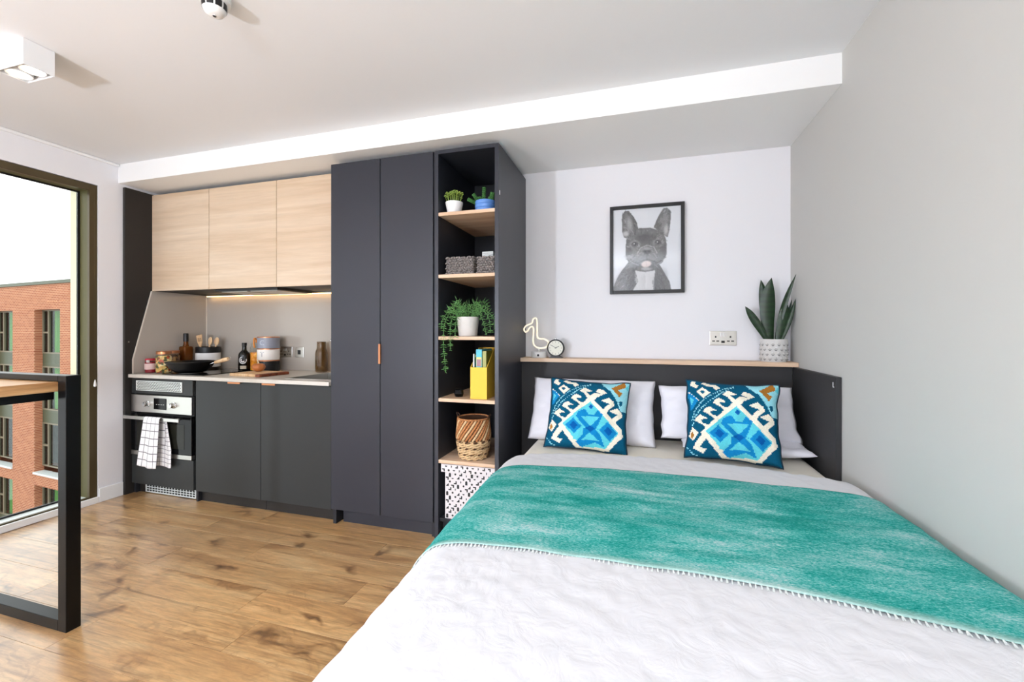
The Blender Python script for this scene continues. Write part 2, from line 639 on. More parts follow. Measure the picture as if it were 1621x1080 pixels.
mk('outer_reveal', bx(XL - 0.20, XL - 0.126, fy1 - 0.05, fy1 + 0.25, -0.2, 2.6), M['cream_ext'], win, lab='cream outer reveal')

# blind cord weight hanging by the window
pull = thing('cord_pull', (XL + 0.006, -0.835, 0.86), 'small white cord weight hanging against the bronze window frame', 'cord pull')
mk('weight', lathe([(0.002, 0.05), (0.006, 0.03), (0.009, 0.008), (0.006, 0), (0, 0)], (XL + 0.010, -0.83, 0.84), 12), M['white'], pull, smooth=True)
bm = B(); add_tube(bm, [(XL + 0.010, -0.83, 0.885), (XL + 0.004, -0.83, 2.262)], 0.0006, 6)
mk('cord', bm, M['bronze'], pull)

# ------------------------------------------------------------------ kitchen run
# tall end panel
pn = thing('end_panel', (XL + 0.015, -0.33, 0), 'tall black end panel between window wall and kitchen', 'panel')
mk('board', bx(XL + 0.001, XL + 0.026, -0.652, -0.002, 0, 2.325, bev=0.0015), M['panel_black'], pn)
mk('fixing', lathe([(0, 0), (0.006, 0.001), (0.006, 0.003), (0, 0.004)], (XL + 0.026, -0.63, 1.155), 12, RY(90)), M['chrome'], pn, smooth=True)

KX0 = XL + 0.027
KF = -0.612
# wall cabinets
uc = [(KX0 + 0.001, -2.359, 'pale oak wall cabinet at the left end, beside the black end panel'),
      (-2.355, -1.724, 'pale oak wall cabinet in the middle of the three'),
      (-1.720, -1.137, 'pale oak wall cabinet touching the tall dark wardrobe')]
for a, b, lab in uc:
    t = thing('wall_cabinet', ((a + b) / 2, -0.23, 1.556), lab, 'cabinet', 'oak wall cabinets over the worktop')
    mk('body', bx(a + 0.001, b - 0.001, -0.444, -0.012, 1.558, 2.318), M['panel_black'], t)
    mk('door', bx(a, b, -0.465, -0.446, 1.556, 2.318, bev=0.001), M['oak_h'], t)
# extractor slotted under the middle cabinet
ex = thing('extractor_hood', (-2.04, -0.25, 1.535), 'flat black extractor tray under the middle oak cabinet', 'extractor')
mk('tray', bx(-2.34, -1.75, -0.43, -0.08, 1.540, 1.557, bev=0.002), M['black'], ex)
mk('filter', bx(-2.31, -2.06, -0.40, -0.10, 1.536, 1.541), M['steel'], ex)
mk('filter', bx(-2.03, -1.78, -0.40, -0.10, 1.536, 1.541), M['steel'], ex)
# LED strip
led = thing('led_strip', (-2.0, -0.04, 1.54), 'warm glowing LED strip under the oak wall cabinets', 'light strip')
mk('channel', bx(-2.90, -1.14, -0.058, -0.030, 1.545, 1.557), M['steel'], led)
mk('diffuser', bx(-2.90, -1.14, -0.056, -0.032, 1.541, 1.5455),
   pmat('led_glow', S(255, 214, 150), 0.5, emit=(S(255, 206, 140), 6.0)), led)

# splashbacks
mk('splashback', bx(KX0 + 0.006, -1.140, -0.020, -0.002, 0.912, 1.555), M['splash'],
   lab='glossy taupe splashback behind the kitchen worktop', cat='splashback')
sp = thing('side_splashback', (KX0 + 0.004, -0.3, 0.912), 'taupe side splashback with slanted front edge on end panel', 'splashback')
bm = B()
poly = [(-0.021, 0.912), (-0.600, 0.912), (-0.600, 1.02), (-0.468, 1.555), (-0.021, 1.555)]
add_prism(bm, poly, 'x', KX0, KX0 + 0.008)
mk('sheet', bm, M['splash'], sp)
bm = B()
add_prism(bm, [(-0.600, 0.912), (-0.606, 0.912), (-0.606, 1.021), (-0.474, 1.555), (-0.468, 1.555), (-0.600, 1.02)], 'x', KX0, KX0 + 0.0085)
mk('edge_strip', bm, M['splash_edge'], sp)
bm = B()
add_box(bm, KX0 + 0.008, KX0 + 0.016, -0.026, -0.0202, 0.912, 1.54)
mk('corner_trim', bm, M['splash_edge'], sp)

# worktop with a sink cut-out
SX0, SX1, SY0, SY1 = -1.56, -1.20, -0.53, -0.13
bm = B()
add_box(bm, KX0, SX0, -0.632, -0.0015, 0.886, 0.911)
add_box(bm, SX1, -1.139, -0.632, -0.0015, 0.886, 0.911)
add_box(bm, SX0, SX1, -0.632, SY0, 0.886, 0.911)
add_box(bm, SX0, SX1, SY1, -0.0015, 0.886, 0.911)
bmesh.ops.remove_doubles(bm, verts=bm.verts, dist=1e-5)
wt = mk('worktop', bm, M['worktop'], lab='thin stone-coloured worktop along the kitchen run', cat='worktop')
sk = thing('sink', ((SX0 + SX1) / 2, -0.33, 0.75), 'inset stainless sink basin beside the wardrobe', 'sink')
bm = B()
add_box(bm, SX0 + 0.001, SX0 + 0.003, SY0 + 0.001, SY1 - 0.001, 0.76, 0.9105)
add_box(bm, SX1 - 0.003, SX1 - 0.001, SY0 + 0.001, SY1 - 0.001, 0.76, 0.9105)
add_box(bm, SX0 + 0.003, SX1 - 0.003, SY0 + 0.001, SY0 + 0.003, 0.76, 0.9105)
add_box(bm, SX0 + 0.003, SX1 - 0.003, SY1 - 0.003, SY1 - 0.001, 0.76, 0.9105)
add_box(bm, SX0 + 0.001, SX1 - 0.001, SY0 + 0.001, SY1 - 0.001, 0.757, 0.76)
mk('basin', bm, M['steel'], sk)
bm = B()
for (a, b, c, d) in ((SX0 - 0.012, SX1 + 0.012, SY0 - 0.012, SY0), (SX0 - 0.012, SX1 + 0.012, SY1, SY1 + 0.012), (SX0 - 0.012, SX0, SY0, SY1), (SX1, SX1 + 0.012, SY0, SY1)):
    add_box(bm, a, b, c, d, 0.911, 0.9135)
mk('rim', bm, M['steel'], sk)
mk('drain', lathe([(0, 0), (0.036, 0), (0.036, 0.003), (0.03, 0.005), (0, 0.002)], (-1.38, -0.33, 0.76), 24), M['chrome'], sk, smooth=True)
tap = thing('tap', (-1.32, -0.075, 0.911), 'chrome mixer tap half hidden by the wardrobe', 'tap')
mk('tap_base', lathe([(0, 0), (0.025, 0), (0.025, 0.03), (0.017, 0.04), (0.017, 0.12), (0, 0.12)], (-1.30, -0.075, 0.911), 20), M['chrome'], tap, smooth=True)
bm = B()
add_tube(bm, smooth_path([(-1.30, -0.075, 1.02), (-1.305, -0.085, 1.12), (-1.36, -0.12, 1.17), (-1.44, -0.17, 1.175), (-1.48, -0.195, 1.165)], 6), 0.011, 12)
mk('spout', bm, M['chrome'], tap, smooth=True)
bm = B()
add_tube(bm, [(-1.30, -0.075, 1.02), (-1.25, -0.09, 1.06)], 0.007, 10)
mk('lever', bm, M['chrome'], tap, smooth=True)

# hob
hob = thing('hob', (-2.55, -0.30, 0.911), 'black glass hob under the wok', 'hob')
mk('glass_plate', bx(-2.69, -2.28, -0.57, -0.09, 0.911, 0.917, bev=0.001), M['black_glass'], hob)
for x, y, r in ((-2.55, -0.44, 0.09), (-2.43, -0.20, 0.08)):
    bm = B()
    add_lathe(bm, [(r - 0.002, 0), (r, 0), (r, 0.0004), (r - 0.002, 0.0004), (r - 0.002, 0)], 40, T(x, y, 0.917), cap0=False, cap1=False)
    mk('ring_mark', bm, M['steel'], hob)

# oven housing
ox0, ox1 = -2.945, -2.318
oh = thing('oven_housing', ((ox0 + ox1) / 2, -0.3, 0), 'charcoal oven housing unit at the left end of the kitchen', 'cabinet')
bm = B()
add_box(bm, KX0 + 0.001, ox0 + 0.012, -0.59, -0.03, 0.0, 0.885)
add_box(bm, ox1 - 0.002, ox1 + 0.016, -0.59, -0.03, 0.0, 0.885)
add_box(bm, ox0 + 0.012, ox1 - 0.002, -0.06, -0.03, 0.0, 0.885)
add_box(bm, ox0 + 0.012, ox1 - 0.002, -0.59, -0.06, 0.26, 0.275)
add_box(bm, ox0 + 0.012, ox1 - 0.002, -0.59, -0.06, 0.775, 0.79)
mk('body', bm, M['dark_in'], oh)
fas = mk('top_panel', bx(ox0, ox1 - 0.01, KF, KF + 0.019, 0.767, 0.880, bev=0.001), M['base_dark'], oh)
va, vb = -2.895, -2.425
vp = mk('vent_grille', bx(va, vb, KF - 0.005, KF, 0.789, 0.864, bev=0.0015), M['vent'], fas)
bm = B()
for r in range(6):
    for c in range(27):
        cx = va + 0.018 + c * 0.0167 + (0.008 if r % 2 else 0)
        cz = 0.798 + r * 0.0112
        if cx > vb - 0.012: continue
        add_box(bm, -0.0066, 0.0066, KF - 0.0056, KF - 0.0049, -0.0026, 0.0026, M4=T(cx, 0, cz) @ RY(30))
mk('vent_slots', bm, M['hole'], fas, kind='stuff')
mk('lower_panel', bx(ox0, ox1 - 0.002, KF, KF + 0.019, 0.082, 0.298, bev=0.001), M['base_dark'], oh)
pg = mk('plinth_grille', bx(-2.865, -2.352, -0.570, -0.562, 0.006, 0.072, bev=0.001), M['vent'], oh)
bm = B()
for c in range(17):
    for r in range(3):
        x = -2.848 + c * 0.0292
        z = 0.016 + r * 0.0175
        add_box(bm, x, x + 0.021, -0.5712, -0.5699, z, z + 0.011)
mk('grille_slots', bm, M['hole'], pg)
bm = B()
add_box(bm, ox0 + 0.012, ox1 - 0.002, -0.562, -0.545, 0, 0.08)
mk('plinth', bm, M['panel_black'], oh)

# oven
ov = thing('oven', ((ox0 + ox1) / 2, -0.35, 0.30), 'built-in electric oven with steel control panel and black glass door', 'oven')
a, b = ox0 + 0.002, ox1 - 0.012
mk('cavity', bx(a + 0.015, b - 0.008, -0.590, -0.10, 0.302, 0.76), M['black'], ov)
cp = mk('control_panel', bx(a, b, KF - 0.006, -0.591, 0.628, 0.757, bev=0.002), M['steel'], ov)
mk('display', bx(-2.703, -2.578, KF - 0.009, KF - 0.0062, 0.655, 0.738, bev=0.001), M['black_glass'], cp)
bm = B()
for i, x in enumerate((-2.678, -2.655, -2.632, -2.609)):
    add_box(bm, x, x + 0.012, KF - 0.0094, KF - 0.0089, 0.690, 0.694)
mk('display_digits', bm, M['steel'], cp)
for x in (-2.770, -2.505):
    kb = mk('knob', lathe([(0, 0), (0.024, 0), (0.024, 0.004), (0.018, 0.006), (0.017, 0.026), (0.015, 0.029), (0, 0.029)], (x, KF - 0.006, 0.693), 24, RX(90)), M['chrome'], cp, smooth=True)
    mk('knob_mark', bx(x - 0.0012, x + 0.0012, KF - 0.0362, KF - 0.0348, 0.698, 0.709), M['black'], kb)
dr = mk('door', bx(a, b, KF - 0.006, -0.591, 0.336, 0.616, bev=0.002), M['black_glass'], ov)
mk('door_window', bx(a + 0.06, b - 0.07, KF - 0.0075, KF - 0.0058, 0.375, 0.555, bev=0.0005), pmat('oven_window', S(34, 34, 28), 0.1, spec=0.2), dr)
mk('lower_trim', bx(a, b, KF - 0.007, -0.591, 0.303, 0.334, bev=0.001), M['steel'], ov)
hd = mk('handle', bx(a - 0.008, b - 0.06, -0.668, -0.656, 0.582, 0.606, bev=0.002), M['steel'], dr)
for x in (a + 0.06, b - 0.13):
    mk('handle_post', bx(x - 0.008, x + 0.008, -0.657, KF - 0.005, 0.586, 0.602), M['steel'], dr)

# base cabinets
for i, (a, b, lab, hx) in enumerate(((-2.297, -1.711, 'dark grey base cabinet beside the oven', -1.93), (-1.707, -1.139, 'dark grey base cabinet under the sink beside the wardrobe', -1.63))):
    t = thing('base_cabinet', ((a + b) / 2, -0.3, 0), lab, 'cabinet', 'kitchen base cabinets')
    bm = B()
    add_box(bm, a, a + 0.016, -0.59, -0.03, 0.09, 0.885)
    add_box(bm, b - 0.016, b, -0.59, -0.03, 0.09, 0.885)
    add_box(bm, a + 0.016, b - 0.016, -0.04, -0.03, 0.09, 0.885)
    add_box(bm, a + 0.016, b - 0.016, -0.59, -0.04, 0.09, 0.106)
    mk('body', bm, M['dark_in'], t)
    d = mk('door', bx(a, b, KF, KF + 0.019, 0.085, 0.881, bev=0.001), M['base_dark'], t)
    bm = B()
    add_box(bm, hx - 0.055, hx + 0.055, KF - 0.014, KF + 0.012, 0.8812, 0.8836)
    add_box(bm, hx - 0.055, hx + 0.055, KF - 0.014, KF - 0.012, 0.872, 0.8812)
    mk('handle', bm, M['copper'], d, lab='thin copper edge pull')
    mk('plinth', bx(a, b, -0.565, -0.548, 0, 0.088), M['panel_black'], t)

# ------------------------------------------------------------------ wardrobe + open shelf unit
WF = -0.616
wr = thing('wardrobe', (-0.77, -0.3, 0), 'tall charcoal two-door wardrobe between kitchen and open shelves', 'wardrobe')
bm = B()
add_box(bm, -1.135, -1.117, WF + 0.021, -0.002, 0.0, 2.310)
add_box(bm, -0.430, -0.412, WF + 0.021, -0.002, 0.0, 2.310)
add_box(bm, -1.117, -0.430, WF + 0.021, -0.002, 2.292, 2.310)
add_box(bm, -1.117, -0.430, -0.012, -0.002, 0.09, 2.292)
add_box(bm, -1.117, -0.430, WF + 0.021, -0.012, 0.09, 0.108)
mk('body', bm, M['dark_in'], wr)
d1 = mk('door', bx(-1.135, -0.7745, WF, WF + 0.019, 0.092, 2.310, bev=0.0015), M['dark'], wr)
d2 = mk('door', bx(-0.7695, -0.412, WF, WF + 0.019, 0.092, 2.310, bev=0.0015), M['dark'], wr)
bm = B()
add_box(bm, -0.778, -0.766, WF - 0.012, WF + 0.001, 1.035, 1.158, bev=0.001)
mk('handle', bm, M['copper'], d2, lab='slim vertical copper pull')
mk('plinth', bx(-1.075, -0.412, WF + 0.045, WF + 0.063, 0, 0.09), M['dark'], wr)
mk('foot', bx(-1.122, -1.098, WF + 0.004, WF + 0.10, 0, 0.091, bev=0.001), M['dark_in'], wr)

su = thing('shelf_unit', (-0.19, -0.3, 0), 'tall open charcoal shelf unit with oak shelves beside the bed', 'shelf unit')
mk('side_panel', bx(-0.400, -0.377, WF, -0.002, 0.0, 2.312, bev=0.001), M['dark'], su)
sidep = mk('side_panel', bx(-0.023, 0.001, WF, -0.002, 0.0, 2.312, bev=0.001), M['dark'], su)
mk('filler', bx(-0.411, -0.400, WF + 0.012, WF + 0.03, 0.0, 2.312), M['dark_in'], su)
mk('cabinet_top', bx(-0.377, -0.023, WF, -0.002, 2.290, 2.312), M['dark'], su)
mk('back_panel', bx(-0.377, -0.023, -0.022, -0.010, 0.05, 2.290), M['dark_in'], su)
mk('bottom_board', bx(-0.377, -0.023, WF + 0.02, -0.022, 0.10, 0.119), M['dark_in'], su)
mk('plinth', bx(-0.377, -0.023, WF + 0.06, WF + 0.078, 0.0, 0.10), M['dark_in'], su)
SHZ = [0.473, 0.839, 1.206, 1.573, 1.942]
for z in SHZ:
    mk('shelf', bx(-0.3765, -0.0235, WF + 0.002, -0.022, z - 0.020, z, bev=0.0008), M['oak_x'], su)
mk('cam_fixing', bx(0.001, 0.003, WF + 0.012, WF + 0.02, 2.02, 2.045), M['white'], sidep)

# ------------------------------------------------------------------ bed surround
mk('headboard', bx(0.002, 1.615, -0.118, -0.001, 0.0, 1.032, bev=0.001), M['bed_dark'],
   lab='low black headboard panel behind the pillows', cat='headboard')
mk('ledge_shelf', bx(0.002, 1.637, -0.150, -0.001, 1.0325, 1.058, bev=0.0015), M['oak_x'],
   lab='pale oak ledge running along the top of the headboard', cat='shelf')
sd = thing('bed_side_panel', (1.627, -0.4, 0), 'black side panel against the grey wall at the bed head', 'panel')
mk('board', bx(1.616, 1.639, -0.680, -0.1185, 0.0, 1.030, bev=0.001), M['bed_dark'], sd)
bm = B()
add_box(bm, 1.6145, 1.616, -0.655, -0.650, 0.985, 1.005)
add_box(bm, 1.6145, 1.616, -0.663, -0.650, 0.981, 0.985)
mk('fixing', bm, M['white'], sd)

bb = thing('divan_bed', (0.86, -1.2, 0), 'dark divan base under the mattress', 'bed')
mk('base_box', bx(0.17, 1.60, -2.16, -0.125, 0.06, 0.32, bev=0.01), M['bed_dark'], bb)
for x in (0.2, 1.53):
    for y in (-0.25, -2.1):
        mk('foot', bx(x - 0.03, x + 0.03, y - 0.03, y + 0.03, 0.0, 0.062), M['black'], bb)
# mattress in a fitted sheet
M['sheet'] = pmat('beige_sheet', S(244, 236, 218), 0.85, spec=0.2, bump=(35, 0.12), sheen=0.2)
mk('mattress', bx(0.150, 1.608, -2.18, -0.125, 0.322, 0.572, bev=0.045, seg=4), M['sheet'], smooth='all',
   lab='deep mattress in a beige fitted sheet', cat='mattress')


# duvet: profile across the bed and along it
def profile(pts, n):
    P = smooth_path([(p[0], p[1], 0) for p in pts], 12)
    L = [0]
    for a, b in zip(P[:-1], P[1:]): L.append(L[-1] + (b - a).length)
    out = []
    k = 0
    for i in range(n + 1):
        s = L[-1] * i / n
        while k < len(L) - 2 and L[k + 1] < s: k += 1
        t = (s - L[k]) / max(1e-9, L[k + 1] - L[k])
        q = P[k].lerp(P[k + 1], t)
        out.append((q.x, q.y))
    return out


ZT = 0.612
XP = [(0.075, 0.20), (0.072, 0.32), (0.076, 0.42), (0.098, 0.515), (0.145, 0.580), (0.22, 0.607), (0.40, ZT), (0.9, ZT + 0.004), (1.40, ZT + 0.004), (1.54, 0.617), (1.595, 0.606), (1.618, 0.575), (1.624, 0.50), (1.624, 0.40)]


def nz(x, y, z=0.0): return noise.noise(Vector((x, y, z)))


def pucker(x, y):
    a = nz(x * 19, y * 19, 1.3) * 0.42 + nz(x * 38, y * 32, 4.1) * 0.34 + nz(x * 5, y * 5, 7.7) * 0.25
    return a


NU, NV = 220, 190
XA = profile(XP, NU)


def tuck(x, y):
    """the left hang draws in towards the foot of the bed"""
    return 0.055 * max(0.0, min(1.0, (-y - 1.0) / 1.2)) * max(0.0, min(1.0, (0.5 - x) / 0.4))


def y_top(x): return -0.735 - 0.15 * max(0, abs(x - 0.84) / 0.76) ** 2.2 - 0.012 * math.sin(x * 55) * nz(x * 9, 2.0) - 0.006 * math.sin(x * 95)


YP = [(0.0, 0.0), (1.0, 0.0)]


def duvet_pt(u, v):
    x, z = XA[min(NU, int(round(u * NU)))]
    yt = y_top(x)
    # arc-length along the bed: flat, then over the foot
    Lf, R, D = (-2.27 - yt) * -1, 0.09, 0.28
    tot = Lf + R * PI / 2 + D
    s = v * tot
    if s < Lf: y, dz = yt - s, 0.0
    elif s < Lf + R * PI / 2:
        a = (s - Lf) / R
        y, dz = yt - Lf - R * math.sin(a), R * (1 - math.cos(a))
    else: y, dz = yt - Lf - R, R + (s - Lf - R * PI / 2)
    drop = max(ZT + 0.004 - z, 0)
    zz = min(z, ZT + 0.004 - dz) if dz > 0 else z
    amp = 0.0052 * min(1.0, 0.4 + (yt - y) * 2.0)
    p = pucker(x, y)
    # rolled leading edge
    lead = max(0.0, 1 - (yt - y) / 0.035)
    zz -= 0.022 * lead ** 2
    side = min(1.0, drop / 0.12)
    if x < 0.8: xx = x - (p * amp * 1.1 + 0.004 * math.sin(y * 75 + 3 * nz(y * 5, 1))) * side
    else: xx = min(x, 1.630) - 0.0
    return (xx + tuck(x, y), y, zz + p * amp * (1 - side * 0.8))


def fabric_bump(name, col, scale, strength, scale2=0, rough=0.9):
    k = N(name)
    k.set(Base_Color=col, Roughness=rough)
    k.b.inputs['Specular IOR Level'].default_value = 0.15
    k.b.inputs['Sheen Weight'].default_value = 0.15
    tc = k.n('ShaderNodeTexCoord')
    n1 = k.n('ShaderNodeTexNoise', Scale=scale, Detail=5.0, Roughness=0.55, Distortion=1.5)
    k.l(tc.outputs['Object'], n1.inputs['Vector'])
    bp = k.n('ShaderNodeBump', Strength=strength, Distance=0.02)
    k.l(n1.outputs['Fac'], bp.inputs['Height'])
    k.l(bp.outputs['Normal'], k.b.inputs['Normal'])
    return k.m


M['duvet'] = fabric_bump('white_seersucker', S(221, 220, 222), 16, 0.12)
me = grid_me('duvet', duvet_pt, NU, NV)
dv = mk_me('duvet', me, M['duvet'], smooth='all', lab='puckered white duvet covering most of the bed', cat='duvet')
solidify(dv, 0.012, -1)

# throw
TU = 160
TA = profile(XP[1:], TU)


def throw_pt(u, v):
    i = min(TU, int(round(u * TU)))
    x, z = TA[i]
    x0, z0 = TA[max(0, i - 1)]
    x1, z1 = TA[min(TU, i + 1)]
    nx, nz_ = -(z1 - z0), (x1 - x0)
    l = math.hypot(nx, nz_) or 1
    nx, nz_ = nx / l, nz_ / l
    ya = -1.015 - 0.07 * abs((x - 0.85) / 0.75) ** 2 + 0.012 * nz(x * 4, 9.0)
    yb = -1.785 - 0.10 * max(0, (x - 0.7) / 0.8) ** 2 - 0.035 * max(0, (0.5 - x) / 0.4) ** 2 + 0.006 * nz(x * 7, 3.0)
    y = ya + (yb - ya) * v
    off = 0.0165 + 0.004 * nz(x * 6, y * 6, 2.2) + 0.0025 * nz(x * 2, y * 22, 5.0)
    xx = x + nx * off
    return (min(xx + tuck(x, y), 1.636), y, z + nz_ * off)


def throw_mat():
    k = N('teal_throw')
    tc = k.n('ShaderNodeTexCoord')
    n1 = k.n('ShaderNodeTexNoise', Scale=3.2, Detail=6.0, Roughness=0.7)
    mp = k.n('ShaderNodeMapping')
    mp.inputs['Scale'].default_value = (1.0, 2.6, 1.0)
    k.l(tc.outputs['Object'], mp.inputs['Vector'])
    k.l(mp.outputs[0], n1.inputs['Vector'])
    mp2 = k.n('ShaderNodeMapping')
    mp2.inputs['Scale'].default_value = (0.6, 1.5, 1.0)
    k.l(tc.outputs['Object'], mp2.inputs['Vector'])
    n2 = k.n('ShaderNodeTexNoise', Scale=190.0, Detail=2.0, Roughness=0.8)
    k.l(mp2.outputs[0], n2.inputs['Vector'])
    ad = k.n('ShaderNodeMath', operation='MULTIPLY_ADD')
    ad.inputs[1].default_value = 0.66
    k.l(n2.outputs['Fac'], ad.inputs[0])
    sc = k.n('ShaderNodeMath', operation='MULTIPLY')
    sc.inputs[1].default_value = 0.78
    k.l(n1.outputs['Fac'], sc.inputs[0])
    k.l(sc.outputs[0], ad.inputs[2])
    r = ramp(k, [(0.56, S(8, 132, 120)), (0.69, S(52, 164, 154)), (0.80, S(124, 192, 186)), (0.93, S(194, 210, 208))])
    k.l(ad.outputs[0], r.inputs[0])
    # pale woven border along the foot-side hem
    uv = k.n('ShaderNodeUVMap')
    sx = k.n('ShaderNodeSeparateXYZ')
    k.l(uv.outputs[0], sx.inputs[0])
    r2 = ramp(k, [(0.962, (0, 0, 0, 1)), (0.996, (0.55, 0.55, 0.55, 1))])
    k.l(sx.outputs[1], r2.inputs[0])
    mx = k.n('ShaderNodeMixRGB')
    mx.inputs[2].default_value = S(196, 206, 198)
    k.l(r2.outputs[0], mx.inputs[0])
    k.l(r.outputs[0], mx.inputs[1])
    k.l(mx.outputs[0], k.b.inputs['Base Color'])
    k.set(Roughness=0.9)
    k.b.inputs['Specular IOR Level'].default_value = 0.1
    bp = k.n('ShaderNodeBump', Strength=0.35, Distance=0.004)
    k.l(n2.outputs['Fac'], bp.inputs['Height'])
    k.l(bp.outputs['Normal'], k.b.inputs['Normal'])
    return k.m


me = grid_me('bed_throw', throw_pt, TU, 90)
th = mk_me('bed_throw', me, throw_mat(), smooth='all', lab='teal woven throw laid across the white duvet', cat='throw')
solidify(th, 0.0025, -1)
bm = B()
for i in range(520):
    u = i / 519
    x, y, z = throw_pt(u, 1.0)
    L = 0.007 + 0.005 * random.random()
    dx = random.uniform(-0.003, 0.003)
    w = 0.0011
    pts = [(x - w, y + 0.002, z + 0.0005), (x + w, y + 0.002, z + 0.0005), (x + dx + w, y - L, z - 0.004), (x + dx - w, y - L, z - 0.004)]
    vs = [bm.verts.new(p) for p in pts]
    bm.faces.new(vs)
    top = [bm.verts.new((p[0], p[1], p[2] + 0.0012)) for p in pts]
    bm.faces.new(top[::-1])
fr = mk('fringe', bm, pmat('fringe_yarn', S(214, 218, 214), 0.9), th, kind='stuff')


# ------------------------------------------------------------------ pillows and cushions
def pillow_mesh(W, H, Tk, n=44, pinch=0.06, wr=0.004, seed=0.0, power=3.0):
    """closed pillow in local coords: x width, z height (0..H), y thickness"""
    vs, fs, idx = [], [], {}
    for side in (1, -1):
        for j in range(n + 1):
            for i in range(n + 1):
                edge = i in (0, n) or j in (0, n)
                if side == -1 and edge:
                    idx[(side, i, j)] = idx[(1, i, j)]
                    continue
                u, v = 2 * i / n - 1, 2 * j / n - 1
                x = W / 2 * u * (1 - pinch * (1 - v * v))
                z = H / 2 * v * (1 - pinch * (1 - u * u))
                e = max(0, (1 - abs(u) ** power) * (1 - abs(v) ** power))
                y = -side * Tk / 2 * e ** 0.55
                w = nz(u * 2.4 + seed, v * 2.4, side * 3.1) * wr * 2.2 + nz(u * 6 + seed, v * 5, side) * wr
                y += w * (0.25 + e) * (0 if edge else 1)
                x += nz(v * 3, seed, 2) * wr * abs(u) ** 3
                z += nz(u * 3, seed, 5) * wr * abs(v) ** 3
                idx[(side, i, j)] = len(vs)
                vs.append((x, y, z + H / 2))
    for side in (1, -1):
        for j in range(n):
            for i in range(n):
                q = [idx[(side, i, j)], idx[(side, i + 1, j)], idx[(side, i + 1, j + 1)], idx[(side, i, j + 1)]]
                fs.append(q if side == 1 else q[::-1])
    return vs, fs, idx


def place_me(name, vs, fs, M4):
    me = bpy.data.meshes.new(name)
    me.from_pydata([tuple(M4 @ Vector(v)) for v in vs], [], fs)
    me.update()
    return me


M['pillow'] = fabric_bump('grey_white_cotton', S(240, 238, 244), 9, 0.20)


def pillow(loc, W, H, Tk, rx, rz, ry, lab, seed):
    vs, fs, idx = pillow_mesh(W, H, Tk, 46, 0.035, 0.009, seed, 4.5)
    m = T(*loc) @ RZ(rz) @ RX(rx) @ RY(ry)
    return mk_me('pillow', place_me('pillow', vs, fs, m), M['pillow'], smooth='all', lab=lab, cat='pillow', group='bed pillows')


pillow((0.485, -0.375, 0.575), 0.75, 0.40, 0.15, -26, 0, 0.3, 'pale grey pillow leaning on the headboard nearest the shelf unit', 1.0)
pillow((1.235, -0.375, 0.640), 0.70, 0.315, 0.12, -28, 0, -1.0, 'pale grey pillow leaning on the headboard nearest the snake plant', 5.0)
pillow((1.300, -0.140, 0.622), 0.62, 0.36, 0.080, 90, 0, 0, 'pale grey pillow lying flat beneath the right-hand one', 9.0)


# --- painted canvases (needlepoint cushion, dog print) drawn as coloured cells
class Canvas:
    def __init__(self, w, h, corners, bg):
        """corners: TL, TR, BR, BL in drawing units; cells addressed by u,v in 0..1 (v down)"""
        self.w, self.h = w, h
        u, v = np.meshgrid((np.arange(w) + 0.5) / w, (np.arange(h) + 0.5) / h)
        TL, TR, BR, BL = [np.array(c, float) for c in corners]
        p = (TL[:, None, None] * (1 - u) * (1 - v) + TR[:, None, None] * u * (1 - v) + BR[:, None, None] * u * v + BL[:, None, None] * (1 - u) * v)
        self.X, self.Y = p
        self.c = np.zeros((h, w, 3)) + np.array(bg[:3])

    def inside(self, poly):
        m = np.zeros(self.X.shape, bool)
        n = len(poly)
        for i in range(n):
            (x1, y1), (x2, y2) = poly[i], poly[(i + 1) % n]
            if y1 == y2: continue
            c = ((y1 > self.Y) != (y2 > self.Y)) & (self.X < (x2 - x1) * (self.Y - y1) / (y2 - y1) + x1)
            m ^= c
        return m

    def poly(self, col, pts):
        self.c[self.inside(pts)] = col[:3]

    def line(self, col, pts, w, dash=None):
        acc = 0.0
        for (x1, y1), (x2, y2) in zip(pts[:-1], pts[1:]):
            L = math.hypot(x2 - x1, y2 - y1)
            t = np.clip(((self.X - x1) * (x2 - x1) + (self.Y - y1) * (y2 - y1)) / L ** 2, 0, 1)
            d = np.hypot(self.X - x1 - t * (x2 - x1), self.Y - y1 - t * (y2 - y1))
            m = d < w / 2
            if dash: m &= ((acc + t * L) % dash) < dash * 0.6
            self.c[m] = col[:3]
            acc += L

    def ell(self, col, cx, cy, rx, ry, rot=0.0, soft=0.0, a=1.0):
        c, s = math.cos(math.radians(rot)), math.sin(math.radians(rot))
        dx, dy = self.X - cx, self.Y - cy
        q = np.sqrt(((dx * c + dy * s) / rx) ** 2 + ((-dx * s + dy * c) / ry) ** 2)
        k = np.clip((1 + soft - q) / (2 * soft + 1e-6), 0, 1) if soft else (q < 1).astype(float)
        k = (k * a)[..., None]
        self.c = self.c * (1 - k) + np.array(col[:3]) * k


TEAL, BLUE, DEEP, TURQ, CREAM, LBLUE, OCHRE = S(0, 82, 112), S(14, 130, 190), S(0, 88, 158), S(92, 200, 212), S(240, 232, 212), S(150, 216, 226), S(166, 110, 40)
cv = Canvas(84, 84, ((440, 160), (1215, 180), (1140, 880), (300, 815)), TEAL)
cv.poly(LBLUE, [(925, 150), (1260, 140), (1260, 480), (1125, 480), (1090, 380), (1030, 275), (960, 215)])
cv.poly(OCHRE, [(1035, 240), (1090, 215), (1160, 170), (1180, 235), (1105, 265), (1145, 300), (1115, 338), (1060, 270)])
cv.poly(TURQ, [(1170, 240), (1205, 200), (1195, 270)])
cv.poly(TEAL, [(1110, 385), (1140, 370), (1145, 420), (1120, 430)])
cv.poly(BLUE, [(425, 265), (500, 345), (405, 440)])
cv.poly(TURQ, [(430, 320), (460, 345), (425, 385)])
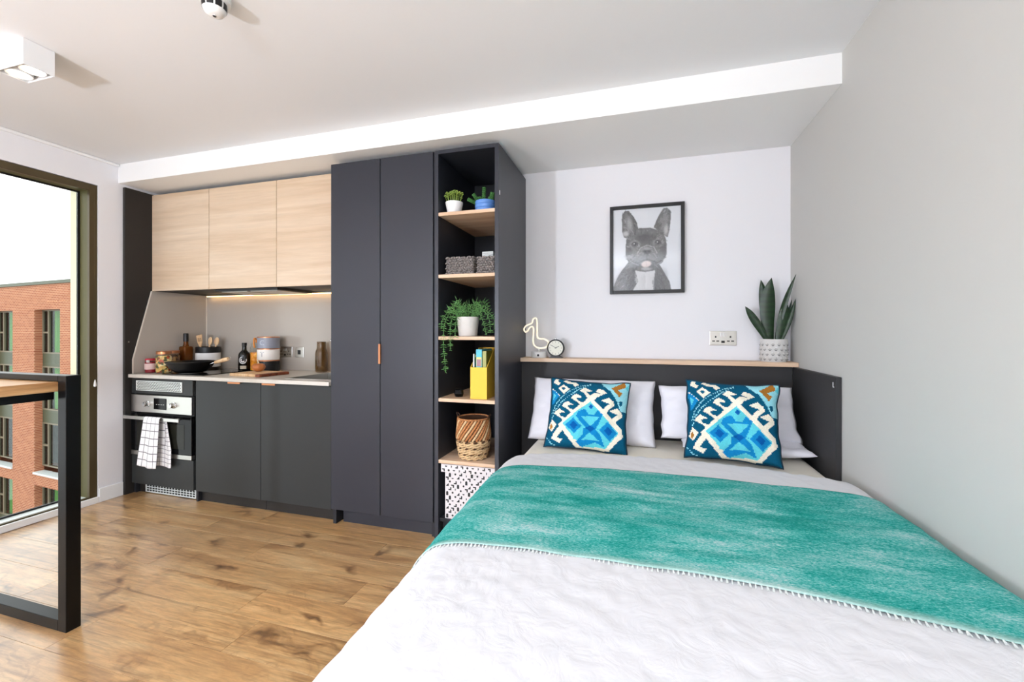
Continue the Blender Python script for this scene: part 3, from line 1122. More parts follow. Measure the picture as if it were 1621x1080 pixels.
cv.poly(CREAM, [(560, 228), (620, 272), (550, 328), (497, 275)])
cv.poly(TEAL, [(550, 252), (580, 270), (550, 292), (530, 272)])
cv.poly(CREAM, [(450, 215), (478, 182), (525, 172), (503, 200), (535, 212), (500, 242)])
cv.poly(CREAM, [(565, 190), (600, 170), (640, 185), (690, 190), (722, 222), (680, 245), (655, 215), (610, 215)])
for dy in (0, 42):
    cv.line(LBLUE, [(840, 200 + dy * 0.2), (720, 245 + dy * 0.6), (600, 305 + dy), (510, 370 + dy), (440, 440 + dy), (400, 520 + dy)], 9, 26)
cv.line(LBLUE, [(330, 740), (380, 800), (420, 815)], 9, 26)
cv.line(CREAM, [(430, 280), (505, 350)], 8, 24)
# cream diamond and its hooks
cv.poly(CREAM, [(825, 340), (1125, 650), (1125, 720), (960, 860), (640, 850), (462, 625)])
for (hx, hy) in ((505, 545), (600, 470), (705, 390)):
    o = [(30, 60), (-10, 20), (-85, -25), (-60, -50), (-20, -72), (40, -35), (-25, -28), (-10, 0), (60, 25)]
    cv.poly(CREAM, [(hx + a, hy + b) for a, b in o])
cv.poly(CREAM, [(795, 360), (765, 310), (722, 285), (780, 245), (855, 285), (790, 290), (815, 325), (825, 335), (870, 300), (930, 310), (880, 282), (915, 255), (960, 262), (995, 300), (900, 345), (850, 385)])
for (hx, hy) in ((965, 430), (1040, 530)):
    o = [(-40, 60), (20, 5), (55, -15), (-35, -50), (50, -80), (95, -40), (100, 0), (40, 45), (0, 90)]
    cv.poly(CREAM, [(hx + a, hy + b) for a, b in o])
cv.poly(CREAM, [(480, 625), (520, 660), (440, 745), (500, 760), (470, 800), (385, 755), (400, 715)])
cv.poly(CREAM, [(395, 575), (440, 625), (385, 690), (345, 650)])
cv.poly(OCHRE, [(383, 610), (402, 640), (378, 672), (360, 645)])
cv.poly(TEAL, [(1045, 800), (1110, 760), (1130, 830), (1085, 880)])
# turquoise field with blue medallions
cv.poly(TURQ, [(825, 392), (1088, 690), (935, 835), (690, 835), (508, 615)])
cv.poly(DEEP, [(825, 418), (850, 446), (825, 474), (800, 446)])
cv.poly(BLUE, [(690, 500), (760, 470), (800, 530), (850, 530), (890, 480), (945, 520), (880, 640), (900, 720), (930, 830), (840, 790), (690, 835), (640, 790), (720, 720), (735, 640), (660, 545)])
cv.poly(TURQ, [(715, 545), (800, 545), (905, 552), (805, 640)])
cv.poly(TURQ, [(705, 770), (790, 700), (880, 775)])
cv.poly(DEEP, [(800, 630), (850, 660), (800, 695), (750, 660)])
cv.poly(BLUE, [(635, 560), (720, 635), (630, 710), (538, 630)])
cv.poly(DEEP, [(630, 595), (675, 635), (630, 675), (588, 632)])
cv.poly(BLUE, [(985, 590), (1075, 690), (985, 770), (895, 670)])
cv.poly(DEEP, [(985, 635), (1025, 680), (985, 722), (942, 675)])
cv.line(TURQ, [(650, 570), (740, 650)], 22)
cv.line(TURQ, [(945, 570), (880, 650)], 22)
cv.line(TURQ, [(870, 670), (960, 770)], 20)
cv.line(TURQ, [(720, 670), (620, 760)], 20)
rs = np.random.RandomState(3)
cv.c *= (0.93 + 0.14 * rs.rand(84, 84))[..., None]
CUSH = cv.c

M['cushion'] = vcol_mat('needlepoint', 0.85, bump=(220, 0.25), spec=0.15)
M['piping'] = pmat('navy_piping', S(8, 44, 62), 0.7)


def cushion(loc, W, H, Tk, rx, rz, ry, lab, seed):
    n = 84
    vs, fs, idx = pillow_mesh(W, H, Tk, n, 0.07, 0.006, seed, 3.2)
    m = T(*loc) @ RZ(rz) @ RX(rx) @ RY(ry)
    t = thing('cushion', loc, lab, 'cushion', 'blue needlepoint cushions')
    me = place_me('cover', vs, fs, m)
    ca = me.color_attributes.new('Col', 'FLOAT_COLOR', 'CORNER')
    cols = np.ones((len(fs) * 4, 4))
    for k in range(n * n):
        j, i = divmod(k, n)
        cols[k * 4:k * 4 + 4, :3] = CUSH[n - 1 - j, i]
    cols[n * n * 4:, :3] = TEAL[:3]
    ca.data.foreach_set('color', cols.ravel())
    mk_me('cover', me, M['cushion'], t, smooth='all')
    rim = [idx[(1, i, 0)] for i in range(n)] + [idx[(1, n, j)] for j in range(n)] + [idx[(1, i, n)] for i in range(n, 0, -1)] + [idx[(1, 0, j)] for j in range(n, 0, -1)]
    bm = B()
    add_tube(bm, [m @ Vector(vs[k]) for k in rim[::2]], 0.0045, 6, closed=True)
    mk('piping', bm, M['piping'], t, smooth='all')
    return t


cushion((0.478, -0.560, 0.574), 0.455, 0.405, 0.13, -22, 2, 3.0, 'blue and cream needlepoint cushion nearest the shelf unit', 2.0)
cushion((1.205, -0.615, 0.590), 0.435, 0.405, 0.14, -20, -4, 1.5, 'blue and cream needlepoint cushion nearest the bed side panel', 6.0)

# ------------------------------------------------------------------ picture, socket, ledge things
pf = thing('framed_print', (0.814, -0.01, 1.483), 'black-framed portrait print of a French bulldog on the white wall', 'picture')
fx0, fx1, fz0, fz1, fw_ = 0.583, 1.045, 1.483, 2.060, 0.021
bm = B()
for (a, b, c, d) in ((fx0, fx0 + fw_, fz0, fz1), (fx1 - fw_, fx1, fz0, fz1), (fx0 + fw_, fx1 - fw_, fz0, fz0 + fw_), (fx0 + fw_, fx1 - fw_, fz1 - fw_, fz1)):
    add_box(bm, a, b, -0.030, -0.001, c, d, bev=0.0015)
mk('frame', bm, M['black'], pf)
mk('backing', bx(fx0 + 0.01, fx1 - 0.01, -0.012, -0.002, fz0 + 0.01, fz1 - 0.01), M['white'], pf)
DW, DH = 150, 188
dg = Canvas(DW, DH, ((180, 207), (785, 172), (780, 906), (182, 916)), S(230, 233, 238))
G = lambda v: S(min(245, v * 0.9 + 18), min(245, v * 0.9 + 18), min(246, v * 0.9 + 19))  # greys lifted: the glass's pale reflection is put into the print colours
body = [(182, 916), (190, 870), (225, 790), (265, 730), (300, 690), (330, 650), (600, 690), (640, 760), (680, 830), (697, 910), (690, 930), (182, 930)]
dg.poly(G(92), body)
dg.ell(G(112), 265, 840, 55, 75, 20, 0.5, 0.7)
dg.ell(G(66), 350, 830, 45, 90, -10, 0.5, 0.7)
dg.ell(G(70), 600, 830, 50, 90, 15, 0.5, 0.7)
dg.poly(G(218), [(380, 735), (470, 750), (560, 735), (550, 790), (530, 830), (545, 912), (360, 914), (385, 870), (412, 830)])
for k in range(26):
    x = 385 + k * 6.6
    dg.line(G(190 + (k * 37) % 40), [(x, 760 + (k * 17) % 40), (x - 4 + (k % 5) * 2, 830 + (k * 23) % 70)], 4)
# ears
dg.poly(G(88), [(262, 290), (266, 245), (290, 215), (325, 215), (360, 255), (395, 310), (412, 372), (350, 420), (305, 452), (282, 448), (266, 400)])
dg.poly(G(92), [(697, 275), (694, 220), (665, 192), (630, 198), (600, 245), (570, 300), (548, 362), (600, 400), (650, 440), (668, 448), (682, 395)])
dg.ell(G(168), 330, 330, 26, 62, -10, 0.45, 0.85)
dg.ell(G(122), 295, 320, 18, 80, 4, 0.5, 0.7)
dg.ell(G(205), 300, 415, 26, 22, 0, 0.5, 0.9)
dg.ell(G(140), 640, 310, 34, 90, 8, 0.5, 0.8)
dg.ell(G(200), 655, 385, 18, 40, 5, 0.5, 0.9)
# head
head = [(300, 470), (330, 420), (380, 385), (430, 366), (520, 366), (580, 385), (630, 415), (655, 470), (660, 560), (655, 610), (620, 670), (570, 700), (520, 715), (430, 715), (360, 695), (315, 650), (297, 600)]
dg.poly(G(84), head)
dg.ell(G(118), 480, 400, 110, 30, 0, 0.5, 0.8)
dg.ell(G(58), 470, 450, 60, 40, 0, 0.5, 0.8)
dg.ell(G(120), 350, 440, 40, 26, -30, 0.5, 0.7)
dg.ell(G(120), 610, 440, 36, 26, 30, 0.5, 0.7)
dg.ell(G(62), 330, 570, 26, 46, 10, 0.5, 0.8)
dg.ell(G(62), 625, 560, 24, 46, -10, 0.5, 0.8)
dg.ell(G(150), 335, 620, 40, 14, 10, 0.5, 0.8)
dg.ell(G(118), 480, 610, 130, 62, 0, 0.4, 0.7)
for (ex, ey) in ((380, 510), (585, 497)):
    dg.ell(G(150), ex, ey, 44, 34, 0, 0.35, 0.8)
    dg.ell(G(40), ex, ey, 30, 25, 0, 0.2, 1)
    dg.ell(G(110), ex, ey + 6, 20, 16, 0, 0.4, 0.8)
    dg.ell(G(20), ex, ey, 13, 13, 0, 0.2, 1)
    dg.ell(G(235), ex - 6, ey - 8, 5, 5, 0, 0.3, 1)
dg.line(G(165), [(400, 590), (430, 540), (490, 515), (550, 535), (575, 585)], 8)
dg.ell(G(130), 487, 562, 48, 34, 0, 0.25, 0.9)
dg.ell(G(45), 487, 572, 40, 24, 0, 0.3, 0.9)
dg.ell(G(150), 487, 548, 26, 10, 0, 0.4, 0.9)
dg.ell(G(20), 470, 572, 9, 8, 0, 0.3, 1)
dg.ell(G(20), 506, 570, 9, 8, 0, 0.3, 1)
dg.line(G(40), [(487, 595), (487, 640)], 6)
dg.line(G(46), [(350, 655), (400, 672), (440, 655), (487, 636), (530, 652), (575, 668), (620, 650)], 9)
dg.line(G(150), [(310, 625), (360, 670), (410, 690)], 6)
dg.line(G(150), [(560, 690), (610, 668), (645, 628)], 6)
dg.poly(G(34), [(430, 690), (440, 665), (487, 642), (525, 660), (528, 690), (490, 715)])
dg.ell(S(222, 206, 200), 481, 680, 44, 27, -8, 0.15, 1)
dg.line(S(190, 170, 166), [(478, 662), (486, 700)], 4)
dg.ell(G(176), 480, 722, 44, 14, 0, 0.4, 0.9)
rs = np.random.RandomState(5)
inside_dark = dg.c.mean(2) < 0.24
for k in range(900):
    j, i = rs.randint(2, DH - 2), rs.randint(2, DW - 2)
    if not inside_dark[j, i]: continue
    x, y = dg.X[j, i], dg.Y[j, i]
    an = math.atan2(y - 560, x - 480) + rs.uniform(-0.5, 0.5)
    L = rs.uniform(10, 26)
    base_v = dg.c[j, i].mean()
    f = rs.choice([0.45, 0.6, 1.5, 1.9])
    dg.line((min(1, base_v * f),) * 3, [(x - L * math.cos(an) / 2, y - L * math.sin(an) / 2), (x + L * math.cos(an) / 2, y + L * math.sin(an) / 2)], 4.2)
fur = np.repeat(rs.rand(DH, DW // 2 + 1), 2, 1)[:, :DW]
lum = dg.c.mean(2)
k = np.where(lum < 0.5, 0.82 + 0.42 * fur, 1.0)
dg.c = np.clip(dg.c * k[..., None], 0, 1) * 0.94 + 0.02


def print_grid(name, canvas, x0, x1, z0, z1, y):
    w, h = canvas.w, canvas.h
    vs = [(x0 + (x1 - x0) * i / w, y, z1 - (z1 - z0) * j / h) for j in range(h + 1) for i in range(w + 1)]
    fs = [(j * (w + 1) + i, (j + 1) * (w + 1) + i, (j + 1) * (w + 1) + i + 1, j * (w + 1) + i + 1) for j in range(h) for i in range(w)]
    me = bpy.data.meshes.new(name)
    me.from_pydata(vs, [], fs)
    pc = np.pad(canvas.c, ((1, 1), (1, 1), (0, 0)), mode='edge')
    vc = (pc[:-1, :-1] + pc[1:, :-1] + pc[:-1, 1:] + pc[1:, 1:]) / 4
    ca = me.color_attributes.new('Col', 'FLOAT_COLOR', 'POINT')
    cols = np.ones(((w + 1) * (h + 1), 4))
    cols[:, :3] = vc.reshape(-1, 3)
    ca.data.foreach_set('color', cols.ravel())
    return me


M['print'] = vcol_mat('art_print', 0.5)
mk_me('print', print_grid('print', dg, fx0 + fw_ - 0.002, fx1 - fw_ + 0.002, fz0 + fw_ - 0.002, fz1 - fw_ + 0.002, -0.0135), M['print'], pf, lab='grey pencil-style portrait of a French bulldog')
mk('glazing', bx(fx0 + fw_, fx1 - fw_, -0.0175, -0.0155, fz0 + fw_, fz1 - fw_), pane_mat('picture_glass', (0.98, 0.98, 0.98, 1), 1.0), pf)


def socket_double(cx, cz, y, w, h, lab, usb=True):
    t = thing('power_socket', (cx, y, cz - h / 2), lab, 'socket', 'double power sockets')
    pl = mk('plate', bx(cx - w / 2, cx + w / 2, y - 0.006, y - 0.0005, cz - h / 2, cz + h / 2, bev=0.0025), M['steel'], t)
    s = w / 0.154
    for sx in (-1, 1):
        c = cx + sx * 0.042 * s
        bm = B()
        add_box(bm, c - 0.020 * s, c - 0.004 * s, y - 0.0066, y - 0.0058, cz - 0.022 * s, cz - 0.015 * s)
        add_box(bm, c + 0.004 * s, c + 0.020 * s, y - 0.0066, y - 0.0058, cz - 0.022 * s, cz - 0.015 * s)
        add_box(bm, c - 0.0045 * s, c + 0.0045 * s, y - 0.0066, y - 0.0058, cz + 0.002 * s, cz + 0.013 * s)
        mk('outlet', bm, M['black'], t)
        mk('rocker_switch', bx(cx + sx * 0.009 * s - 0.0075 * s, cx + sx * 0.009 * s + 0.0075 * s, y - 0.0092, y - 0.0058, cz + 0.009 * s, cz + 0.033 * s, bev=0.001), M['chrome'], t)
    if usb:
        mk('usb_port', bx(cx - 0.010, cx + 0.010, y - 0.0066, y - 0.0058, cz - 0.030, cz - 0.016), M['black'], t)
    return t


socket_double(1.270, 1.194, 0.0, 0.154, 0.090, 'brushed steel double socket on the white wall above the ledge')
socket_double(-2.074, 1.063, -0.020, 0.146, 0.088, 'brushed steel double socket on the kitchen splashback')
t = thing('wall_switch', (-1.928, -0.02, 1.02), 'brushed steel single switch on the kitchen splashback', 'switch')
mk('plate', bx(-1.972, -1.884, -0.026, -0.0205, 1.020, 1.106, bev=0.0025), M['steel'], t)
mk('rocker_switch', bx(-1.941, -1.915, -0.030, -0.0258, 1.045, 1.081, bev=0.001), M['black'], t)

LZ = 1.058
# snake plant
t = thing('potted_snake_plant', (1.530, -0.076, LZ), 'snake plant in an embossed white pot at the ledge end', 'plant')
pc = (1.530, -0.077, LZ)
M['pot_white'] = pmat('matt_white_ceramic', S(216, 212, 208), 0.7, var=(30, 0.06))
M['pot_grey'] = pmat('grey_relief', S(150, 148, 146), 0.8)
pt = mk('pot', lathe([(0, 0), (0.064, 0), (0.069, 0.008), (0.071, 0.128), (0.069, 0.133), (0.064, 0.133), (0.062, 0.115), (0, 0.115)], pc, 40), M['pot_white'], t, smooth=True)
bm = B()
for r in range(4):
    for c in range(15):
        a = 2 * PI * (c + 0.5 * (r % 2)) / 15
        zc = 0.022 + r * 0.028
        R = 0.0702
        mm = T(*pc) @ Matrix.Rotation(a, 4, 'Z') @ T(R, 0, zc)
        q = [(0.0, -0.0135, 0.004), (0.0, 0, -0.012), (0.0, 0.0135, 0.004), (0.0, 0, 0.015)]
        base = [bm.verts.new(mm @ Vector((-0.003, p[1], p[2]))) for p in q]
        tip = bm.verts.new(mm @ Vector((0.0045, 0, 0.002)))
        for i in range(4):
            bm.faces.new((base[i], base[(i + 1) % 4], tip))
mk('relief', bm, M['pot_white'], pt)
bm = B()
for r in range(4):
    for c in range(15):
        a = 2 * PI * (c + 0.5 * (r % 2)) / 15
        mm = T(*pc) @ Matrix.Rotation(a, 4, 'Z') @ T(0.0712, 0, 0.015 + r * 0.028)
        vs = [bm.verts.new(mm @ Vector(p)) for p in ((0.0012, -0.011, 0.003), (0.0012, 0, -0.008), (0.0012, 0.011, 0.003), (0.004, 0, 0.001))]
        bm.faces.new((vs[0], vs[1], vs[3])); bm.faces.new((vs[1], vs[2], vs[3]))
mk('relief_grey', bm, M['pot_grey'], pt)  # grey facets of the white and grey petal pattern
mk('soil', lathe([(0, 0.115), (0.062, 0.115), (0.0615, 0.12), (0, 0.123)], pc, 24), pmat('soil', S(46, 34, 26), 0.95, bump=(90, 0.6)), t)


def snake_leaf_mat():
    k = N('snake_leaf')
    tc = k.n('ShaderNodeTexCoord')
    w = k.n('ShaderNodeTexWave', Scale=9.0, Distortion=6.0, Detail=3.0)
    w.bands_direction = 'Z'
    k.l(tc.outputs['Object'], w.inputs['Vector'])
    r = ramp(k, [(0.3, S(26, 48, 27)), (0.7, S(32, 58, 32))])
    k.l(w.outputs['Fac'], r.inputs[0])
    k.l(r.outputs[0], k.b.inputs['Base Color'])
    k.set(Roughness=0.4)
    return k.m


M['snake'] = snake_leaf_mat()


def strap_leaf(bm, base, tip, width, bend, facing, fold=0.25, n=14, t=0.0022):
    base, tip = Vector(base), Vector(tip)
    mid = (base + tip) / 2 + Vector(bend)
    f = Vector(facing).normalized()
    rows = []
    for i in range(n + 1):
        s = i / n
        p = base * (1 - s) ** 2 + mid * 2 * s * (1 - s) + tip * s * s
        tg = ((mid - base) * (1 - s) + (tip - mid) * s).normalized()
        side = tg.cross(f).normalized()
        nrm = side.cross(tg).normalized()
        w = width / 2 * (0.55 + 0.45 * min(1, s / 0.45)) * (1 - max(0, (s - 0.5) / 0.5) ** 2.2)
        w = max(w, 0.0004)
        row = []
        for (a, h) in ((-1, fold), (-0.5, fold * 0.3), (0, 0), (0.5, fold * 0.3), (1, fold)):
            row.append((p + side * a * w + nrm * h * w, nrm))
        rows.append(row)
    for sgn in (1, -1):
        vv = [[bm.verts.new(p + nm * sgn * t * (1 - (k - 2) ** 2 / 4.4)) for k, (p, nm) in enumerate(r)] for r in rows]
        for a, b in zip(vv[:-1], vv[1:]):
            for k in range(4):
                q = (a[k], a[k + 1], b[k + 1], b[k])
                bm.faces.new(q if sgn == 1 else q[::-1])
    bmesh.ops.remove_doubles(bm, verts=bm.verts, dist=1e-6)


bz = LZ + 0.115
sl = [((1.512, -0.070, bz), (1.517, -0.085, 1.552), 0.082, (-0.03, 0, 0.02), (0, 1, 0)),
      ((1.505, -0.060, bz), (1.468, -0.055, 1.545), 0.055, (0.004, 0, 0.05), (0.2, 1, 0)),
      ((1.498, -0.085, bz), (1.375, -0.095, 1.385), 0.044, (-0.012, 0, 0.03), (0.3, 1, 0.2)),
      ((1.555, -0.088, bz), (1.590, -0.098, 1.408), 0.066, (0.008, 0, 0), (-0.1, 1, 0)),
      ((1.545, -0.065, bz), (1.630, -0.125, 1.562), 0.036, (-0.035, 0, -0.01), (0.9, 0.8, 0)),
      ((1.562, -0.090, bz), (1.634, -0.105, 1.425), 0.030, (0.004, 0, -0.02), (0.6, 1, 0)),
      ((1.566, -0.070, bz), (1.628, -0.060, 1.422), 0.028, (0.0, 0, -0.02), (0.8, 0.7, 0))]
for b_, tp, w, bd, fc in sl:
    bm = B()
    strap_leaf(bm, b_, tp, w, bd, fc)
    mk('leaf', bm, M['snake'], t, smooth=60)

# alarm clock
ck = thing('alarm_clock', (0.232, -0.08, LZ), 'small round black alarm clock with cream face on the ledge', 'clock')
cc = (0.232, -0.085, LZ + 0.067)
rm = RZ(4) @ RX(90)
bm = lathe([(0, -0.022), (0.044, -0.022), (0.056, -0.012), (0.058, 0.0), (0.058, 0.018), (0.054, 0.022), (0.0495, 0.022), (0.0495, 0.017), (0, 0.017)], cc, 40, rm)
mk('case', bm, M['black'], ck, smooth=True)
dl = mk('dial', lathe([(0, 0.0172), (0.0492, 0.0172), (0.0492, 0.0185), (0, 0.0185)], cc, 40, rm), pmat('dial_cream', S(240, 238, 224), 0.6), ck)
mm = T(*cc) @ rm
bm = B()
for h in range(12):
    a = h * PI / 6
    add_box(bm, -0.0010, 0.0010, 0.036, 0.043, 0.0186, 0.0192, M4=mm @ Matrix.Rotation(-a, 4, 'Z'))
mk('hour_marks', bm, M['black'], dl)
for nm, ang, L, w in (('hour_hand', 62, 0.026, 0.0032), ('minute_hand', -58, 0.037, 0.0022)):
    bm = B()
    add_box(bm, -w / 2, w / 2, -0.006, L, 0.0192, 0.0202, M4=mm @ Matrix.Rotation(math.radians(-ang), 4, 'Z'))
    mk(nm, bm, M['black'], dl)
bm = B()
add_prism(bm, [(0.184, LZ), (0.280, LZ), (0.268, LZ + 0.008), (0.250, LZ + 0.018), (0.214, LZ + 0.018), (0.196, LZ + 0.008)], 'y', -0.108, -0.062)
mk('foot', bm, M['black'], ck)
mk('snooze_button', lathe([(0, 0), (0.006, 0), (0.006, 0.006), (0.003, 0.009), (0, 0.009)], (0.232, -0.085, LZ + 0.124), 12), M['chrome'], ck, smooth=True)

# neon style bird lamp
nl = thing('neon_lamp', (0.115, -0.075, LZ), 'white glowing bird-shaped tube lamp on a round base', 'lamp')
lb = (0.115, -0.082, LZ)
bs = mk('base', lathe([(0, 0), (0.052, 0), (0.054, 0.003), (0.054, 0.036), (0.051, 0.040), (0, 0.040)], lb, 32), M['white_satin'], nl, smooth=True)
mk('power_button', lathe([(0, 0), (0.0075, 0), (0.0075, 0.003), (0, 0.003)], (0.121, -0.1355, LZ + 0.018), 16, RX(90)), M['black'], bs, smooth=True)
path = [(320, 565), (270, 540), (250, 490), (253, 420), (255, 345), (238, 320), (208, 332), (185, 368), (160, 380), (142, 352), (165, 312), (235, 278), (245, 240), (270, 222), (294, 240), (298, 340), (300, 435), (330, 458), (385, 462), (428, 495), (415, 540), (370, 563)]
kx = 0.000596
pp = [(0.115 + (px - 320) * kx, -0.082, LZ + 0.040 + (605 - py) * kx) for px, py in path]
bm = B()
add_tube(bm, smooth_path(pp, 5, True), 0.0052, 10, closed=True)
mk('tube', bm, pmat('neon_tube', S(250, 244, 228), 0.4, emit=(S(255, 236, 200), 0.75)), nl, smooth='all')
bm = B()
add_tube(bm, [(0.115, -0.082, LZ + 0.038), (0.115, -0.082, LZ + 0.062)], 0.005, 10)
mk('stem', bm, M['white_satin'], nl, smooth='all')

# ------------------------------------------------------------------ things on the open shelves
z1 = SHZ[4]
pp = thing('potted_succulent', (-0.300, -0.545, z1), 'bushy green succulent in a small white pot on top shelf', 'plant')
pc = (-0.305, -0.545, z1 + 0.0004)
mk('pot', lathe([(0, 0), (0.036, 0), (0.040, 0.004), (0.052, 0.062), (0.053, 0.072), (0.049, 0.072), (0.046, 0.060), (0, 0.058)], pc, 32), M['white_satin'], pp, smooth=True)
M['green1'] = pmat('succulent_green', S(146, 172, 78), 0.5, var=(25, 0.25))
M['green2'] = pmat('cactus_green', S(58, 112, 50), 0.55, var=(40, 0.3))
M['green3'] = pmat('trailing_green', S(98, 150, 82), 0.5, var=(30, 0.25))


def blob(bm, c, r, sub=1, sc=(1, 1, 1)):
    ret = bmesh.ops.create_icosphere(bm, subdivisions=sub, radius=r)
    bmesh.ops.scale(bm, vec=sc, verts=ret['verts'])
    bmesh.ops.translate(bm, vec=c, verts=ret['verts'])


for i in range(26):
    a = i * 2.399
    rr = 0.040 * math.sqrt((i + 0.5) / 26)
    b0 = Vector((pc[0] + rr * 0.6 * math.cos(a), pc[1] + rr * 0.6 * math.sin(a), z1 + 0.055))
    h = 0.075 - 0.5 * rr + 0.012 * random.random()
    tp = b0 + Vector((rr * 0.75 * math.cos(a), rr * 0.75 * math.sin(a), h))
    bm = B()
    add_tube(bm, [b0, (b0 + tp) / 2 + Vector((0.2 * rr * math.cos(a), 0.2 * rr * math.sin(a), 0)), tp], 0.0016, 5)
    for k in range(7):
        an = k * 2.4
        blob(bm, tp + Vector((0.006 * math.cos(an), 0.006 * math.sin(an), 0.004 * (k % 3) - 0.002)), 0.0042)
    mk('stem', bm, M['green1'], pp, smooth='all')

pp = thing('potted_cactus', (-0.115, -0.50, z1), 'cactus with upright and leaning pads in a glossy blue pot', 'plant')
pc = (-0.108, -0.535, z1 + 0.0004)
mk('pot', lathe([(0, 0), (0.058, 0), (0.062, 0.005), (0.0625, 0.020), (0.0605, 0.024), (0.0625, 0.028), (0.0625, 0.042), (0.0605, 0.046), (0.062, 0.050), (0.061, 0.064), (0.056, 0.066), (0.054, 0.058), (0, 0.056)], pc, 36), pmat('blue_glaze', S(92, 138, 206), 0.15), pp, smooth=True)


def cactus_column(base, tip, r):
    bm = B()
    base, tip = Vector(base), Vector(tip)
    n = 9
    pts = [base.lerp(tip, i / n) for i in range(n + 1)]
    add_tube(bm, pts, [r * 0.75 * (0.8 + 0.2 * math.sin(PI * min(1, i / n + 0.2))) * (1 if i < n else 0.5) for i in range(n + 1)], 8)
    ax = (tip - base).normalized()
    s1 = ax.orthogonal().normalized(); s2 = ax.cross(s1)
    for i in range(n):
        for k in range(7):
            a = 2 * PI * (k + 0.5 * (i % 2)) / 7
            blob(bm, pts[i] + (s1 * math.cos(a) + s2 * math.sin(a)) * r * 0.85 + ax * 0.004, r * 0.5)
    return bm


for b_, tp, r in (((-0.122, -0.535, z1 + 0.05), (-0.116, -0.535, z1 + 0.155), 0.0095), ((-0.140, -0.545, z1 + 0.05), (-0.178, -0.555, z1 + 0.112), 0.0085), ((-0.135, -0.53, z1 + 0.05), (-0.150, -0.53, z1 + 0.095), 0.011),
                  ((-0.155, -0.535, z1 + 0.055), (-0.215, -0.55, z1 + 0.086), 0.009), ((-0.075, -0.545, z1 + 0.05), (-0.056, -0.555, z1 + 0.110), 0.011), ((-0.090, -0.52, z1 + 0.05), (-0.080, -0.52, z1 + 0.090), 0.013)):
    mk('cactus_stem', cactus_column(b_, tp, r), M['green2'], pp, smooth='all')


# knitted rope baskets
def rope_mat(name, c1, c2):
    k = N(name)
    tc = k.n('ShaderNodeTexCoord')
    w = k.n('ShaderNodeTexNoise', Scale=160.0, Detail=2.0)
    k.l(tc.outputs['Object'], w.inputs['Vector'])
    r = ramp(k, [(0.35, c1), (0.65, c2)])
    k.l(w.outputs['Fac'], r.inputs[0])
    k.l(r.outputs[0], k.b.inputs['Base Color'])
    k.set(Roughness=0.9)
    return k.m


M['rope'] = rope_mat('grey_rope', S(92, 86, 84), S(158, 150, 146))


def knit_basket(x0, x1, y0, y1, z0, h, lab):
    t = thing('rope_basket', ((x0 + x1) / 2, (y0 + y1) / 2, z0), lab, 'basket', 'grey knitted baskets')
    inner = B()
    w = 0.006
    for (a, b, c, d) in ((x0 + w, x1 - w, y0 + w, y0 + 2 * w), (x0 + w, x1 - w, y1 - 2 * w, y1 - w), (x0 + w, x0 + 2 * w, y0 + 2 * w, y1 - 2 * w), (x1 - 2 * w, x1 - w, y0 + 2 * w, y1 - 2 * w)):
        add_box(inner, a, b, c, d, z0 + 0.002, z0 + h - 0.006)
    add_box(inner, x0 + w, x1 - w, y0 + w, y1 - w, z0, z0 + 0.004)
    mk('lining', inner, M['rope'], t)
    bm = B()
    rows = 7
    per = 2 * (x1 - x0 + y1 - y0)
    cnt = int(per / 0.0165)
    for r in range(rows):
        zc = z0 + 0.009 + (h - 0.018) * r / (rows - 1)
        for c in range(cnt):
            s = per * (c + 0.5 * (r % 2)) / cnt % per
            if s < x1 - x0: p = (x0 + s, y0); an = 0
            elif s < x1 - x0 + y1 - y0: p = (x1, y0 + s - (x1 - x0)); an = 90
            elif s < 2 * (x1 - x0) + y1 - y0: p = (x1 - (s - (x1 - x0) - (y1 - y0)), y1); an = 180
            else: p = (x0, y1 - (s - 2 * (x1 - x0) - (y1 - y0))); an = 270
            ret = bmesh.ops.create_icosphere(bm, subdivisions=1, radius=0.0098)
            mt = T(p[0] + random.uniform(-.0015, .0015), p[1], zc + random.uniform(-.0015, .0015)) @ RZ(an) @ RY(30 if (r + c) % 2 else -30) @ Matrix.Diagonal((1.25, 0.75, 0.72, 1))
            bmesh.ops.transform(bm, matrix=mt, verts=ret['verts'])
    mk('rope_weave', bm, M['rope'], t, smooth='all', kind='stuff')
    return t


z2 = SHZ[3] + 0.002
knit_basket(-0.338, -0.172, -0.580, -0.42, z2, 0.108, 'wider grey knitted rope basket at the left of its shelf')
knit_basket(-0.140, -0.040, -0.580, -0.42, z2, 0.104, 'narrower grey knitted rope basket holding a pale box')
tb = thing('tissue_box', (-0.09, -0.50, z2 + 0.006), 'pale grey patterned box standing in the narrower rope basket', 'box')
mk('carton', bx(-0.123, -0.055, -0.552, -0.45, z2 + 0.0045, z2 + 0.132, bev=0.001), M['vent'], tb)
bm = B()
for r in range(6):
    add_box(bm, -0.121, -0.057, -0.5526, -0.5518, z2 + 0.100 + r * 0.005, z2 + 0.1018 + r * 0.005)
mk('printed_lines', bm, pmat('print_grey', S(120, 120, 120), 0.7), tb)

# trailing plant
z3 = SHZ[2] + 0.0004
tp_ = thing('trailing_plant', (-0.235, -0.53, z3), 'trailing green plant spilling from a white pot over the shelf edge', 'plant')
pc = (-0.222, -0.530, z3)
mk('pot', lathe([(0, 0), (0.050, 0), (0.056, 0.006), (0.066, 0.108), (0.066, 0.116), (0.061, 0.116), (0.057, 0.100), (0, 0.098)], pc, 36), M['pot_white'], tp_, smooth=True)
mk('soil', lathe([(0, 0.098), (0.057, 0.099), (0, 0.104)], pc, 20), bpy.data.materials['soil'], tp_)


